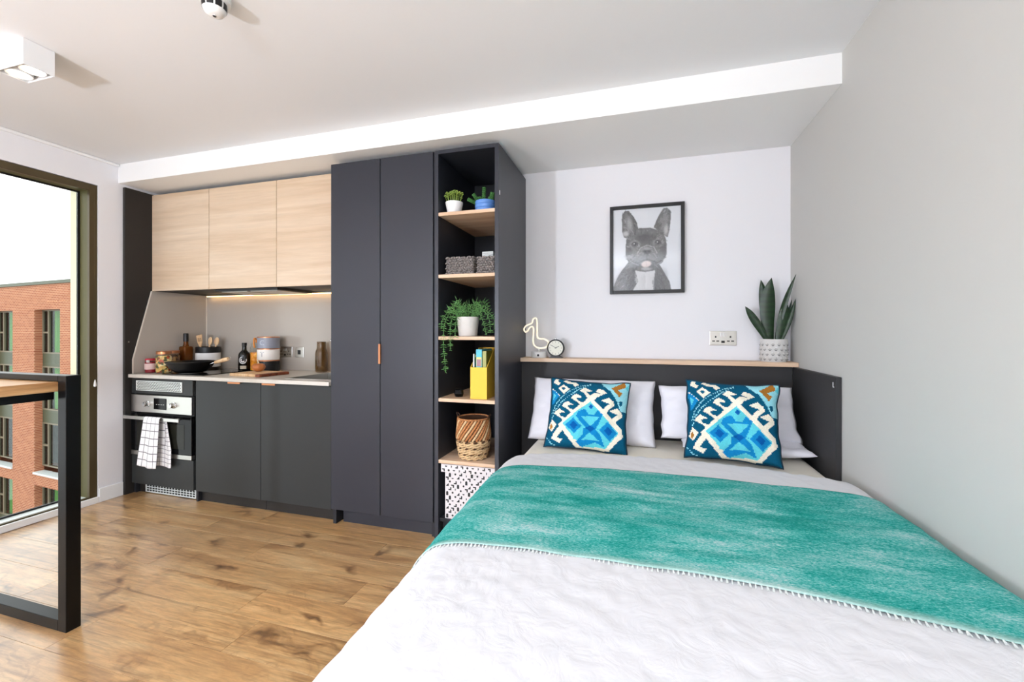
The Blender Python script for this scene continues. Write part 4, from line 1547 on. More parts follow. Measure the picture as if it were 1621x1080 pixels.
def trailing_stem(pts, leaf=0.028, step=0.0085, seed=1):
    rnd = random.Random(seed)
    P = smooth_path(pts, 8)
    bm = B()
    add_tube(bm, P, 0.0013, 5)
    acc = 0
    ph = rnd.random() * 6
    for a, b in zip(P[:-1], P[1:]):
        acc += (b - a).length
        if acc < step: continue
        acc = 0
        d = (b - a).normalized()
        s = d.orthogonal().normalized()
        ph += 2.3
        for q in (0, PI):
            side = (s * math.cos(ph + q) + d.cross(s) * math.sin(ph + q))
            L = leaf * rnd.uniform(0.7, 1.1)
            up = Vector((0, 0, 0.35))
            tip = b + (side * 0.9 + d * 0.35 + up * 0.5) * L
            mid = b + (side * 0.6 + d * 0.1) * L * 0.6
            w = s.cross(side).normalized() if s.cross(side).length > 1e-4 else Vector((0, 0, 1))
            wv = d * 0.0022
            n = side.cross(d).normalized() * 0.0012
            v = [bm.verts.new(x) for x in (b, mid + wv, tip, mid - wv, mid + n, mid - n)]
            for f in ((0, 1, 4), (1, 2, 4), (2, 3, 4), (3, 0, 4), (1, 0, 5), (2, 1, 5), (3, 2, 5), (0, 3, 5)):
                bm.faces.new([v[i] for i in f])
    return bm


top = z3 + 0.105
stems = []
stems.append([(-0.262, -0.545, top), (-0.300, -0.585, top + 0.05), (-0.330, -0.625, top - 0.03), (-0.335, -0.634, top - 0.14), (-0.328, -0.632, top - 0.24), (-0.322, -0.630, top - 0.315)])
stems.append([(-0.255, -0.560, top), (-0.275, -0.600, top + 0.035), (-0.290, -0.630, top - 0.03), (-0.292, -0.634, top - 0.12), (-0.290, -0.632, top - 0.185)])
stems.append([(-0.250, -0.570, top), (-0.258, -0.605, top + 0.01), (-0.262, -0.626, top - 0.05), (-0.262, -0.630, top - 0.11)])
stems.append([(-0.262, -0.53, top), (-0.31, -0.57, top + 0.05), (-0.352, -0.605, top + 0.0), (-0.358, -0.615, top - 0.055)])
stems.append([(-0.19, -0.54, top), (-0.14, -0.565, top + 0.03), (-0.10, -0.585, top - 0.03), (-0.085, -0.59, top - 0.095)])
stems.append([(-0.18, -0.53, top), (-0.12, -0.55, top + 0.045), (-0.075, -0.57, top + 0.0), (-0.062, -0.575, top - 0.085)])
stems.append([(-0.19, -0.52, top), (-0.12, -0.52, top + 0.05), (-0.055, -0.54, top + 0.0), (-0.048, -0.545, top - 0.06)])
for i in range(18):
    a = i * 2.399
    r = 0.02 + 0.03 * ((i * 7) % 10) / 10
    b0 = (pc[0] + r * math.cos(a), pc[1] + r * math.sin(a), top - 0.005)
    reach = 0.055 + 0.05 * ((i * 3) % 7) / 7
    hh = 0.055 + 0.065 * ((i * 5) % 9) / 9
    dx = math.cos(a) * reach
    x3 = min(max(b0[0] + dx * 1.15, -0.35), -0.05)
    stems.append([b0, (b0[0] + dx * 0.35, b0[1] + math.sin(a) * reach * 0.3, b0[2] + hh * 0.8), (b0[0] + dx * 0.8 if -0.35 < b0[0] + dx * 0.8 < -0.05 else x3, b0[1] + math.sin(a) * reach * 0.6, b0[2] + hh), (x3, b0[1] + math.sin(a) * reach * 0.8, b0[2] + hh * 0.72)])
for i, s in enumerate(stems):
    mk('trailing_stem', trailing_stem(s, seed=i + 3), M['green3'], tp_, smooth=False)

# yellow magazine file and what stands in it
z4 = SHZ[3 - 2] + 0.0004
mf = thing('magazine_file', (-0.12, -0.49, z4), 'yellow open magazine file on the oak shelf', 'file box')
M['yellow'] = pmat('yellow_card', S(238, 194, 66), 0.6)
mx0, mx1, my0, my1 = -0.185, -0.082, -0.585, -0.375
bm = B()
add_box(bm, mx0, mx1, my0, my0 + 0.003, z4, z4 + 0.186)
add_box(bm, mx0, mx1, my1 - 0.003, my1, z4, z4 + 0.295)
side = [(my0 + 0.003, z4), (my1 - 0.003, z4), (my1 - 0.003, z4 + 0.295), (my1 - 0.07, z4 + 0.295), (my0 + 0.003, z4 + 0.186)]
add_prism(bm, side, 'x', mx0, mx0 + 0.003)
add_prism(bm, side, 'x', mx1 - 0.003, mx1)
add_box(bm, mx0 + 0.003, mx1 - 0.003, my0 + 0.003, my1 - 0.003, z4, z4 + 0.003)
mk('case', bm, M['yellow'], mf)
covers = [(-0.155, 0.036, S(52, 176, 196), 0.290, 'teal-covered magazine standing in the yellow file'), (-0.114, 0.022, S(150, 150, 60), 0.280, 'mustard-spined magazine standing in the yellow file')]
for x, w, c, h, lab in covers:
    mg = thing('magazine', (x + w / 2, -0.50, z4), lab, 'magazine')
    mk('pages', bx(x + 0.001, x + w - 0.001, -0.565, -0.39, z4 + 0.0045, z4 + h - 0.002), M['white_satin'], mg)
    bm = B()
    add_box(bm, x, x + 0.001, -0.568, -0.39, z4 + 0.004, z4 + h)
    add_box(bm, x + w - 0.001, x + w, -0.568, -0.39, z4 + 0.004, z4 + h)
    add_box(bm, x, x + w, -0.569, -0.568, z4 + 0.004, z4 + h)
    cvr = mk('cover', bm, pmat('magazine_cover', c, 0.35), mg)
    if x < -0.14:
        mk('cover_picture', bx(x + 0.002, x + w - 0.002, -0.5697, -0.5689, z4 + 0.19, z4 + 0.245), pmat('cover_yellow', S(222, 206, 120), 0.4), cvr)
        mk('cover_figure', bx(x + 0.0045, x + w - 0.006, -0.5702, -0.5696, z4 + 0.19, z4 + 0.232), pmat('cover_mauve', S(150, 108, 118), 0.4), cvr)
pn = thing('silver_marker', (-0.166, -0.55, z4), 'slim silver pen upright in the yellow file', 'pen')
mk('barrel', lathe([(0, 0.004), (0.008, 0.004), (0.008, 0.215), (0, 0.215)], (-0.170, -0.565, z4), 16), M['chrome'], pn, smooth=True)
mk('cap', lathe([(0, 0.215), (0.006, 0.215), (0.006, 0.262), (0.004, 0.265), (0, 0.265)], (-0.170, -0.565, z4), 16), M['steel'], pn, smooth=True)
th_ = thing('tealight_holder', (-0.297, -0.50, z4), 'small faceted black glass tealight holder on the shelf', 'candle holder')
mk('cup', lathe([(0, 0), (0.024, 0), (0.030, 0.018), (0.028, 0.040), (0.024, 0.040), (0.022, 0.012), (0, 0.010)], (-0.285, -0.520, z4), 9), M['black_glass'], th_)
mk('candle', lathe([(0, 0.0101), (0.019, 0.0101), (0.019, 0.022), (0, 0.022)], (-0.285, -0.520, z4), 16), M['pot_grey'], th_)

# wicker basket
z5 = SHZ[0] + 0.0004
wb = thing('wicker_basket', (-0.20, -0.49, z5), 'round two-tone wicker basket, tan above and cream below', 'basket')
wc = (-0.196, -0.505, z5)


def wr_(z): return 0.072 + 0.030 * math.sin(PI * min(1, (z + 0.03) / 0.20) * 0.62) - 0.006 * max(0, (z - 0.16) / 0.08)


M['wick_in'] = pmat('wicker_core', S(70, 44, 26), 0.9)
M['wick_tan'] = rope_mat('wicker_tan', S(156, 92, 48), S(206, 146, 92))
M['wick_cream'] = rope_mat('wicker_cream', S(196, 158, 112), S(228, 198, 154))
mk('core', lathe([(0, 0.002)] + [(wr_(z / 100) - 0.006, z / 100) for z in range(1, 25)] + [(wr_(0.24) - 0.009, 0.24)] + [(wr_(z / 100) - 0.009, z / 100) for z in range(23, 0, -1)] + [(0, 0.008)], wc, 32, cap0=False, cap1=False), M['wick_in'], wb, smooth=True)
for i in range(30):
    bm = B()
    pts = []
    for k in range(9):
        s = k / 8
        z = 0.118 + 0.118 * s
        a = 2 * PI * i / 30 + 0.85 * s
        r = wr_(z) - 0.001
        pts.append((wc[0] + r * math.cos(a), wc[1] + r * math.sin(a), z5 + z))
    add_tube(bm, pts, 0.0072, 6)
    mk('twisted_strand', bm, M['wick_tan'] if i % 3 else M['wick_cream'], wb, smooth='all')
for r_i in range(9):
    z = 0.010 + r_i * 0.0125
    bm = B()
    pts = []
    n = 96
    for k in range(n):
        a = 2 * PI * k / n
        gap = 1.0 if r_i in (2, 5, 8) else 0.0
        wv = 0.0035 * math.sin(a * 13 + r_i * 0.9)
        r = wr_(z) - 0.0015 - gap * 0.008 * (0.5 + 0.5 * math.sin(a * 13 + r_i)) + 0.001 * math.sin(a * 40)
        pts.append((wc[0] + r * math.cos(a), wc[1] + r * math.sin(a), z5 + z + wv))
    add_tube(bm, pts, 0.0068 if r_i not in (2, 5, 8) else 0.006, 6, closed=True)
    mk('woven_row', bm, M['wick_cream'], wb, smooth='all')
bm = B()
for rz, cnt in ((0.036, 13), (0.073, 13), (0.110, 13)):
    for c in range(cnt):
        a = 2 * PI * (c + 0.4 * (rz > 0.05) + 0.3) / cnt
        mt = T(*wc) @ Matrix.Rotation(a, 4, 'Z') @ T(wr_(rz) + 0.0035, 0, rz) @ RX(18) @ Matrix.Diagonal((0.12, 1, 0.45, 1))
        ret = bmesh.ops.create_icosphere(bm, subdivisions=2, radius=0.0125)
        bmesh.ops.transform(bm, matrix=mt, verts=ret['verts'])
mk('weave_holes', bm, M['wick_in'], wb, smooth='all', kind='stuff')  # dark ovals laid on the rows, painting the shade of open holes
bm = B()
add_tube(bm, [(wc[0] + (wr_(0.24)) * math.cos(2 * PI * k / 48), wc[1] + (wr_(0.24)) * math.sin(2 * PI * k / 48), z5 + 0.240) for k in range(48)], 0.006, 8, closed=True)
mk('rim', bm, M['wick_tan'], wb, smooth='all')
for sx in (-1, 1):
    bm = B()
    add_tube(bm, smooth_path([(wc[0] + sx * 0.092, wc[1] - 0.02, z5 + 0.238), (wc[0] + sx * 0.106, wc[1] - 0.01, z5 + 0.262), (wc[0] + sx * 0.106, wc[1] + 0.01, z5 + 0.262), (wc[0] + sx * 0.092, wc[1] + 0.02, z5 + 0.238)], 5), 0.003, 6)
    mk('handle', bm, M['wick_in'], wb, smooth='all')

# patterned storage box
bxo = thing('storage_box', (-0.20, -0.45, 0.12), 'white cardboard box printed with small black shapes, lidded', 'box')
M['card'] = pmat('white_card', S(226, 220, 220), 0.7)
qx0, qx1, qy0 = -0.345, -0.035, -0.590
mk('carton', bx(qx0, qx1, qy0, -0.20, 0.1195, 0.40, bev=0.001), M['card'], bxo)
lid = mk('lid', bx(qx0 - 0.020, qx1 + 0.010, qy0 - 0.014, -0.19, 0.400, 0.447, bev=0.001), M['card'], bxo)


def mark(bm, kind, x, z, y, s):
    if kind == 0: pts = [(s * 0.5 * math.cos(a * PI / 4), s * 0.5 * math.sin(a * PI / 4)) for a in range(8)]
    elif kind == 1: pts = [(-0.6, -0.5), (0.6, -0.5), (0.6, 0.7)]; pts = [(p[0] * s, p[1] * s) for p in pts]
    elif kind == 2: pts = [(-0.45, -0.8), (0.45, -0.8), (0.45, 0.4), (0.2, 0.75), (-0.2, 0.75), (-0.45, 0.4)]; pts = [(p[0] * s, p[1] * s) for p in pts]
    elif kind == 3: pts = [(-0.6, 0.6), (0.6, 0.6), (0.6, -0.6), (0.1, -0.6), (0.1, 0.1), (-0.6, 0.1)]; pts = [(p[0] * s, p[1] * s) for p in pts]
    elif kind == 4: pts = [(-0.6, -0.5), (-0.1, -0.5), (0.6, -0.5), (0.6, 0.7), (0.1, 0.7), (0.1, 0.0), (-0.6, 0.0)]; pts = [(p[0] * s, p[1] * s) for p in pts]
    elif kind == 5: pts = [(-0.6, 0.3), (0.6, 0.3), (0.35, -0.2), (-0.35, -0.2)]; pts = [(p[0] * s, p[1] * s) for p in pts]
    else: pts = [(-0.18, -0.6), (0.22, -0.2), (0.22, 0.4), (-0.18, 0.6)]; pts = [(p[0] * s, p[1] * s) for p in pts]
    add_prism(bm, [(x + p[0], z + p[1]) for p in pts], 'y', y - 0.0006, y + 0.0002)


seqs = [(2, 0, 1, 5), (4, 6, 0, 3), (1, 3, 2, 0), (0, 4, 6, 2), (3, 5, 1, 0), (2, 0, 4, 6)]
bm = B()
r = 0
z = 0.137
while z < 0.395:
    for c in range(10):
        x = qx0 + 0.014 + c * 0.035 + (0.0175 if r % 2 else 0)
        if x > qx1 - 0.012: continue
        kd = seqs[r % 6][c % 4]
        mark(bm, kd, x, z + 0.004 * math.sin(c * 2.1 + r), qy0, 0.0155 if kd in (2, 3, 4, 1) else 0.0125)
    z += 0.0225
    r += 1
mk('printed_shapes', bm, M['black'], bxo)
bm = B()
for r, z in enumerate((0.412, 0.434)):
    for c in range(11):
        x = qx0 - 0.004 + c * 0.034 + (0.017 if r % 2 else 0)
        if x > qx1: continue
        kd = (3, 0, 5, 6, 4)[(c + 2 * r) % 5]
        mark(bm, kd, x, z, qy0 - 0.014, 0.014)
mk('printed_shapes', bm, M['black'], lid)

# ------------------------------------------------------------------ things on the worktop
WZ = 0.9115
M['glass'] = pane_mat('jar_glass', (0.96, 0.97, 0.95, 1), 1.2)


def jar(name, loc, r, h, lab, contents_mat, lid_mat, wrap=None, lid_r=None, band=None):
    t = thing(name, loc, lab, 'jar')
    x, y, z = loc
    mk('glass', lathe([(0, 0), (r * 0.92, 0), (r, r * 0.12), (r, h * 0.78), (r * 0.86, h * 0.86), (r * 0.86, h * 0.88)], loc, 28, cap1=False), M['glass'], t, smooth=True)
    mk('contents', lathe([(0, 0.003), (r * 0.86, 0.003), (r * 0.94, r * 0.14), (r * 0.94, h * 0.74), (r * 0.8, h * 0.80), (0, h * 0.80)], loc, 28), contents_mat, t, smooth=True)
    lr = lid_r or r * 0.92
    mk('lid', lathe([(lr * 0.9, h * 0.86), (lr, h * 0.865), (lr, h * 0.985), (lr * 0.94, h), (0, h)], loc, 28, cap0=False), lid_mat, t, smooth=True)
    return t


def speckle(name, cols, scale):
    k = N(name)
    tc = k.n('ShaderNodeTexCoord')
    v = k.n('ShaderNodeTexVoronoi', Scale=scale)
    k.l(tc.outputs['Object'], v.inputs['Vector'])
    sp_ = k.n('ShaderNodeSeparateColor')
    k.l(v.outputs['Color'], sp_.inputs[0])
    st = [(i / len(cols), c) for i, c in enumerate(cols)]
    r = ramp(k, st)
    r.color_ramp.interpolation = 'CONSTANT'
    k.l(sp_.outputs[0], r.inputs[0])
    k.l(r.outputs[0], k.b.inputs['Base Color'])
    k.set(Roughness=0.45)
    bp = k.n('ShaderNodeBump', Strength=0.8, Distance=0.01)
    k.l(v.outputs['Distance'], bp.inputs['Height'])
    k.l(bp.outputs['Normal'], k.b.inputs['Normal'])
    return k.m


pasta = speckle('dried_pasta', [S(226, 196, 118), S(240, 222, 168), S(196, 84, 44), S(120, 60, 30), S(222, 176, 96), S(88, 96, 50)], 55)
jm = jar('jam_jar', (-2.900, -0.510, WZ), 0.038, 0.112, 'red jam jar with pink label and red lid by the side splashback', pmat('jam', S(150, 24, 40), 0.3), pmat('red_lid', S(190, 40, 58), 0.4))
mk('paper_label', lathe([(0.0388, 0.028), (0.0391, 0.028), (0.0391, 0.074), (0.0388, 0.074)], (-2.900, -0.510, WZ), 28, cap0=False, cap1=False), pmat('pink_label', S(226, 196, 192), 0.7), jm, smooth=True)
mk('lid_ribbon', bx(-2.886, -2.870, -0.552, -0.537, WZ + 0.082, WZ + 0.102, bev=0.002), M['white'], jm)
jar('pasta_jar', (-2.785, -0.492, WZ), 0.053, 0.170, 'large glass jar of coloured pasta with copper lid, left of wok', pasta, M['copper'])
jar('pasta_jar', (-2.890, -0.350, WZ), 0.050, 0.168, 'glass jar of dark dried mix with copper lid behind the wok', speckle('dried_mix', [S(90, 56, 30), S(150, 100, 54), S(60, 40, 26), S(196, 150, 90)], 60), M['copper'])

amber = pmat('amber_glass', S(120, 66, 18), 0.08, trans=0.35, ior=1.3)
ob = thing('oil_bottle', (-2.90, -0.23, WZ), 'square amber oil bottle with black stopper in kitchen corner', 'bottle')
mk('glass', bx(-2.941, -2.865, -0.272, -0.196, WZ, WZ + 0.20, bev=0.014, seg=3), amber, ob, smooth=True)
mk('neck', lathe([(0.026, 0.19), (0.018, 0.215), (0.016, 0.24), (0.016, 0.25), (0, 0.25)], (-2.903, -0.234, WZ), 20, cap0=False), amber, ob, smooth=True)
mk('stopper', lathe([(0, 0.238), (0.019, 0.238), (0.019, 0.300), (0.017, 0.308), (0, 0.308)], (-2.903, -0.234, WZ), 20), M['black'], ob, smooth=True)

uc_ = thing('utensil_crock', (-2.73, -0.11, WZ), 'black ceramic crock with a broad white band', 'crock')
cl = (-2.798, -0.122, WZ)
mk('crock_body', lathe([(0, 0), (0.086, 0), (0.090, 0.006), (0.090, 0.188), (0.086, 0.192), (0.081, 0.188), (0.081, 0.012), (0, 0.010)], cl, 40), M['black'], uc_, smooth=True)
mk('white_band', lathe([(0.0903, 0.022), (0.0912, 0.024), (0.0912, 0.138), (0.0903, 0.140)], cl, 40, cap0=False, cap1=False), M['white_satin'], uc_, smooth=True)
# wooden utensils in the crock
sp1 = thing('slotted_spatula', (-2.79, -0.16, WZ + 0.012), 'slotted wooden spatula standing in the black crock', 'utensil')
bm = B()
ml = T(-2.822, -0.150, WZ + 0.030) @ RY(-4) @ RX(4)
ol = [(-0.032, 0.26), (0.030, 0.268), (0.024, 0.20), (0.008, 0.165), (0.007, 0.0), (-0.007, 0.0), (-0.008, 0.165), (-0.024, 0.195)]
vs = add_prism(bm, ol, 'y', -0.003, 0.003)
bmesh.ops.transform(bm, matrix=ml, verts=vs)
pb = mk('paddle', bm, M['wood_light'], sp1)
bm = B()
for i in range(4):
    x = -0.018 + i * 0.011
    add_box(bm, x, x + 0.0045, -0.0036, 0.0036, 0.208, 0.240, M4=ml)
mk('slot', bm, pmat('slot_dark', S(110, 70, 44), 0.8), pb)
for (dx, dy, tilt, lab, w) in ((0.025, -0.02, 10, 'plain wooden spatula leaning in the black crock', 0.022), (0.045, 0.01, 14, 'wooden spoon leaning right in the black crock', 0.026)):
    s_ = thing('wooden_spoon', (-2.76 + dx, -0.135 + dy, WZ + 0.012), lab, 'utensil')
    ml = T(-2.815 + dx, -0.120 + dy, WZ + 0.022) @ RY(tilt)
    bm = B()
    vs = add_lathe(bm, [(0, 0), (0.006, 0.0), (0.006, 0.18), (0.004, 0.195), (0, 0.2)], 12, ml)
    hm = mk('handle', bm, M['wood_light'], s_, smooth=True)
    bm = B()
    ret = bmesh.ops.create_icosphere(bm, subdivisions=3, radius=1)
    bmesh.ops.transform(bm, matrix=ml @ T(0, 0, 0.222) @ Matrix.Diagonal((w, 0.008, 0.036, 1)), verts=ret['verts'])
    mk('bowl', bm, M['wood_light'], s_, smooth='all')

# wok
wk = thing('wok', (-2.58, -0.42, 0.917), 'black carbon wok with pale wooden handle on the hob', 'pan')
wl = (-2.556, -0.452, 0.9175)
mk('bowl', lathe([(0, 0), (0.075, 0), (0.10, 0.008), (0.135, 0.040), (0.160, 0.082), (0.163, 0.084), (0.163, 0.087), (0.157, 0.084), (0.130, 0.042), (0.096, 0.012), (0, 0.006)], wl, 48), pmat('wok_iron', S(24, 24, 25), 0.38), wk, smooth=True)
bm = B()
hp0 = Vector((-2.402, -0.430, 0.988))
hp1 = Vector((-2.350, -0.420, 0.998))
hp2 = Vector((-2.245, -0.400, 1.026))
add_tube(bm, [hp0 + Vector((0, 0.012, -0.008)), hp1 + Vector((0, 0.006, 0))], 0.004, 8)
add_tube(bm, [hp0 + Vector((0.004, -0.012, -0.008)), hp1 + Vector((0, -0.006, 0))], 0.004, 8)
mk('bracket', bm, M['chrome'], wk, smooth='all')
bm = B()
add_tube(bm, [hp1, hp1.lerp(hp2, 0.3), hp1.lerp(hp2, 0.8), hp2], [0.012, 0.0145, 0.0155, 0.014], 16)
hn = mk('handle', bm, M['wood_light'], wk, smooth=True)
bm = B()
dd = (hp2 - hp1).normalized()
ring = [hp2 + dd * (0.012 + 0.012 * math.cos(2 * PI * k / 16)) + Vector((0, 0, 1)) * 0.012 * math.sin(2 * PI * k / 16) for k in range(16)]
add_tube(bm, ring, 0.0016, 6, closed=True)
mk('hanging_loop', bm, M['chrome'], hn, smooth='all')

# dark bottle with emblem
db = thing('vinegar_bottle', (-2.365, -0.11, WZ), 'dark glass bottle with a white swirl emblem beside the board', 'bottle')
dl_ = (-2.368, -0.150, WZ + 0.006)
mk('glass', lathe([(0, 0), (0.042, 0), (0.044, 0.004), (0.044, 0.118), (0.038, 0.140), (0.020, 0.160), (0.0165, 0.170), (0.0165, 0.214), (0, 0.214)], dl_, 32), pmat('bottle_black', S(20, 21, 18), 0.12), db, smooth=True)
mk('cap', lathe([(0, 0.198), (0.0185, 0.198), (0.0185, 0.222), (0.017, 0.224), (0, 0.224)], dl_, 24), M['black'], db, smooth=True)


def wrap_cyl(poly, c, r, a0):
    """2-D outline (arc-length, height) wrapped on a cylinder"""
    bm = B()
    n = len(poly) // 2
    vs = [bm.verts.new((c[0] + r * math.sin(a0 + u / r), c[1] - r * math.cos(a0 + u / r), c[2] + v)) for u, v in poly]
    for i in range(n - 1):
        bm.faces.new((vs[i], vs[i + 1], vs[2 * n - 2 - i], vs[2 * n - 1 - i]))
    return bm


em = bmesh.new()
for (r0, r1, t0, t1) in ((0.030, 0.023, 100, 380), (0.017, 0.009, 120, 330)):
    n = 26
    for i in range(n):
        q = []
        for (rr, kk) in ((r0, i), (r0, i + 1), (r1, i + 1), (r1, i)):
            an = math.radians(t0 + (t1 - t0) * kk / n)
            u, v = rr * math.cos(an), rr * math.sin(an) + 0.082
            a_ = -0.05 + u / 0.0446
            q.append(em.verts.new((dl_[0] + 0.0446 * math.sin(a_ + 0.62), dl_[1] - 0.0446 * math.cos(a_ + 0.62), dl_[2] + v)))
        em.faces.new(q)
mk('emblem', em, M['white_satin'], db, lab='white circular swirl emblem')
lw = [(-0.024 + 0.048 * i / 8, 0.010) for i in range(9)] + [(0.024 - 0.048 * i / 8, 0.036) for i in range(9)]
mk('paper_label', wrap_cyl(lw, dl_, 0.0446, 0.62), pmat('cream_label', S(222, 210, 184), 0.7), db)

# orange carafe
oc = thing('swing_top_jar', (-2.255, -0.12, WZ), 'tall clip-top glass jar filled with orange contents', 'jar')
ol_ = (-2.282, -0.115, WZ)
mk('glass', lathe([(0, 0), (0.042, 0), (0.045, 0.005), (0.045, 0.190), (0.036, 0.205), (0.036, 0.215)], ol_, 28, cap1=False), M['glass'], oc, smooth=True)
mk('contents', lathe([(0, 0.003), (0.040, 0.003), (0.042, 0.010), (0.042, 0.150), (0, 0.155)], ol_, 28), speckle('orange_contents', [S(236, 150, 30), S(250, 178, 50), S(214, 120, 24)], 40), oc, smooth=True)
mk('lid', lathe([(0, 0.215), (0.038, 0.215), (0.038, 0.225), (0.014, 0.232), (0, 0.233)], ol_, 28), M['glass'], oc, smooth=True)
bm = B()
add_tube(bm, smooth_path([(-2.258, -0.153, WZ + 0.190), (-2.262, -0.156, WZ + 0.225), (-2.270, -0.145, WZ + 0.262), (-2.280, -0.12, WZ + 0.262), (-2.282, -0.115, WZ + 0.232)], 5), 0.006, 8)
mk('clip', bm, pmat('orange_clip', S(226, 140, 50), 0.4), oc, smooth='all')

# stacked canisters
cx, cy = -2.128, -0.140
bands = [('canister', 'black storage canister marked S at the bottom of the stack', S(24, 25, 28), 'S', S(240, 240, 240)),
         ('canister', 'white storage canister with copper rim in the middle of the stack', S(236, 232, 226), 'T', S(150, 150, 156)),
         ('canister', 'grey storage canister with copper rim on top of the stack', S(138, 142, 154), 'C', S(196, 200, 210))]
zz = WZ
for (nm, lab, c, ch, cc_) in bands:
    t = thing(nm, (cx, cy, zz), lab, 'canister', 'stacked storage canisters')
    mk('tin', lathe([(0, 0), (0.080, 0), (0.082, 0.002), (0.082, 0.085), (0, 0.085)], (cx, cy, zz), 40), pmat('tin_' + ch.lower(), c, 0.4), t, smooth=True)
    mk('rim', lathe([(0, 0.085), (0.0832, 0.085), (0.0832, 0.091), (0.080, 0.0935), (0, 0.0935)], (cx, cy, zz), 40), M['copper'], t, smooth=True)
    tm = text_mesh(ch, 0.055)
    bm = B(); bm.from_mesh(tm)
    bpy.data.meshes.remove(tm)
    a0 = 0.20
    for v in bm.verts:
        a_ = a0 + v.co.x / 0.0824
        rr = 0.0826 + v.co.z
        v.co = Vector((cx + rr * math.sin(a_), cy - rr * math.cos(a_), zz + 0.044 + v.co.y))
    mk('lettering', bm, pmat('letter_' + ch.lower(), cc_, 0.5), t)
    zz += 0.0938

# chopping board with onion
cbm = T(-1.935, -0.405, WZ) @ RZ(-4)
bm = B()
add_box(bm, -0.150, 0.105, -0.125, 0.125, 0.0, 0.020, bev=0.003, M4=cbm)
cbt = thing('chopping_board', (-1.905, -0.40, WZ), 'wooden chopping board with a dark red end on worktop', 'board')
mk('board', bm, M['wood_light'], cbt)
mk('end_block', bx(0.105, 0.150, -0.125, 0.125, 0.0, 0.020, bev=0.003, M4=cbm), M['wood_dark'], cbt, lab='darker red-brown end strip')
on = thing('squash', (-2.00, -0.38, WZ + 0.02), 'round brown squash with a stub stem on chopping board', 'vegetable')
oc_ = (-1.995, -0.360, WZ + 0.0205)
prof = [(0, 0.004), (0.018, 0.0), (0.038, 0.008), (0.051, 0.024), (0.054, 0.036), (0.048, 0.050), (0.030, 0.060), (0.012, 0.062), (0, 0.060)]
bm = B()
vs = add_lathe(bm, prof, 40, None)
for v in vs:
    a_ = math.atan2(v.co.y, v.co.x)
    k_ = 1 + 0.035 * math.cos(a_ * 8)
    v.co.x *= k_ * 0.84; v.co.y *= k_ * 0.84
bmesh.ops.transform(bm, matrix=T(*oc_), verts=vs)
mk('flesh', bm, pmat('squash_skin', S(184, 112, 62), 0.4, var=(14, 0.2)), on, smooth='all')
bm = B()
add_tube(bm, smooth_path([(oc_[0], oc_[1], oc_[2] + 0.056), (oc_[0] - 0.004, oc_[1], oc_[2] + 0.072), (oc_[0] - 0.014, oc_[1], oc_[2] + 0.090)], 5), [0.010, 0.0085, 0.007, 0.006, 0.0055, 0.005, 0.005, 0.005, 0.005, 0.005, 0.0055], 8)
mk('stem', bm, pmat('squash_stem', S(226, 204, 170), 0.7), on, smooth='all')

# brown glass vase
vl = (-1.662, -0.080, WZ)
vt = thing('glass_vase', vl, 'smoky brown glass carafe beside the sink', 'vase')
smoke = pane_mat('smoky_glass', (0.70, 0.60, 0.45, 1), 2.2)
mk('vessel', lathe([(0, 0), (0.040, 0), (0.046, 0.006), (0.047, 0.02), (0.047, 0.150), (0.042, 0.172), (0.034, 0.190), (0.033, 0.240), (0.0305, 0.240), (0.031, 0.190), (0.039, 0.170), (0.044, 0.148), (0.044, 0.022), (0.038, 0.010), (0, 0.008)], vl, 36), smoke, vt, smooth=True)
bm = B()
add_tube(bm, [(vl[0] + 0.033 * math.cos(2 * PI * k / 36), vl[1] + 0.033 * math.sin(2 * PI * k / 36), WZ + 0.240 - (0.010 if 25 <= k <= 29 else 0)) for k in range(36)], 0.0018, 6, closed=True)
mk('lip', bm, smoke, vt, smooth='all')

# ------------------------------------------------------------------ tea towel on the oven handle
def towel_mat():
    k = N('checked_towel')
    uv = k.n('ShaderNodeUVMap')
    sx = k.n('ShaderNodeSeparateXYZ')
    k.l(uv.outputs[0], sx.inputs[0])

    def stripe(sock, n, w):
        m = k.n('ShaderNodeMath', operation='MULTIPLY'); m.inputs[1].default_value = n
        k.l(sock, m.inputs[0])
        f = k.n('ShaderNodeMath', operation='FRACT')
        k.l(m.outputs[0], f.inputs[0])
        c = k.n('ShaderNodeMath', operation='LESS_THAN'); c.inputs[1].default_value = w
        k.l(f.outputs[0], c.inputs[0])
        return c.outputs[0]
    a = stripe(sx.outputs[0], 4.0, 0.08)
    b = stripe(sx.outputs[1], 11.0, 0.11)
    ad = k.n('ShaderNodeMath', operation='MAXIMUM')
    k.l(a, ad.inputs[0]); k.l(b, ad.inputs[1])
    mx = k.n('ShaderNodeMixRGB')
    mx.inputs[1].default_value = S(238, 236, 236)
    mx.inputs[2].default_value = S(116, 112, 118)
    k.l(ad.outputs[0], mx.inputs[0])
    k.l(mx.outputs[0], k.b.inputs['Base Color'])
    k.set(Roughness=0.95)
    return k.m


tow = thing('tea_towel', (-2.62, -0.66, 0.24), 'white checked tea towel folded over the oven handle', 'towel')
M['towel'] = towel_mat()


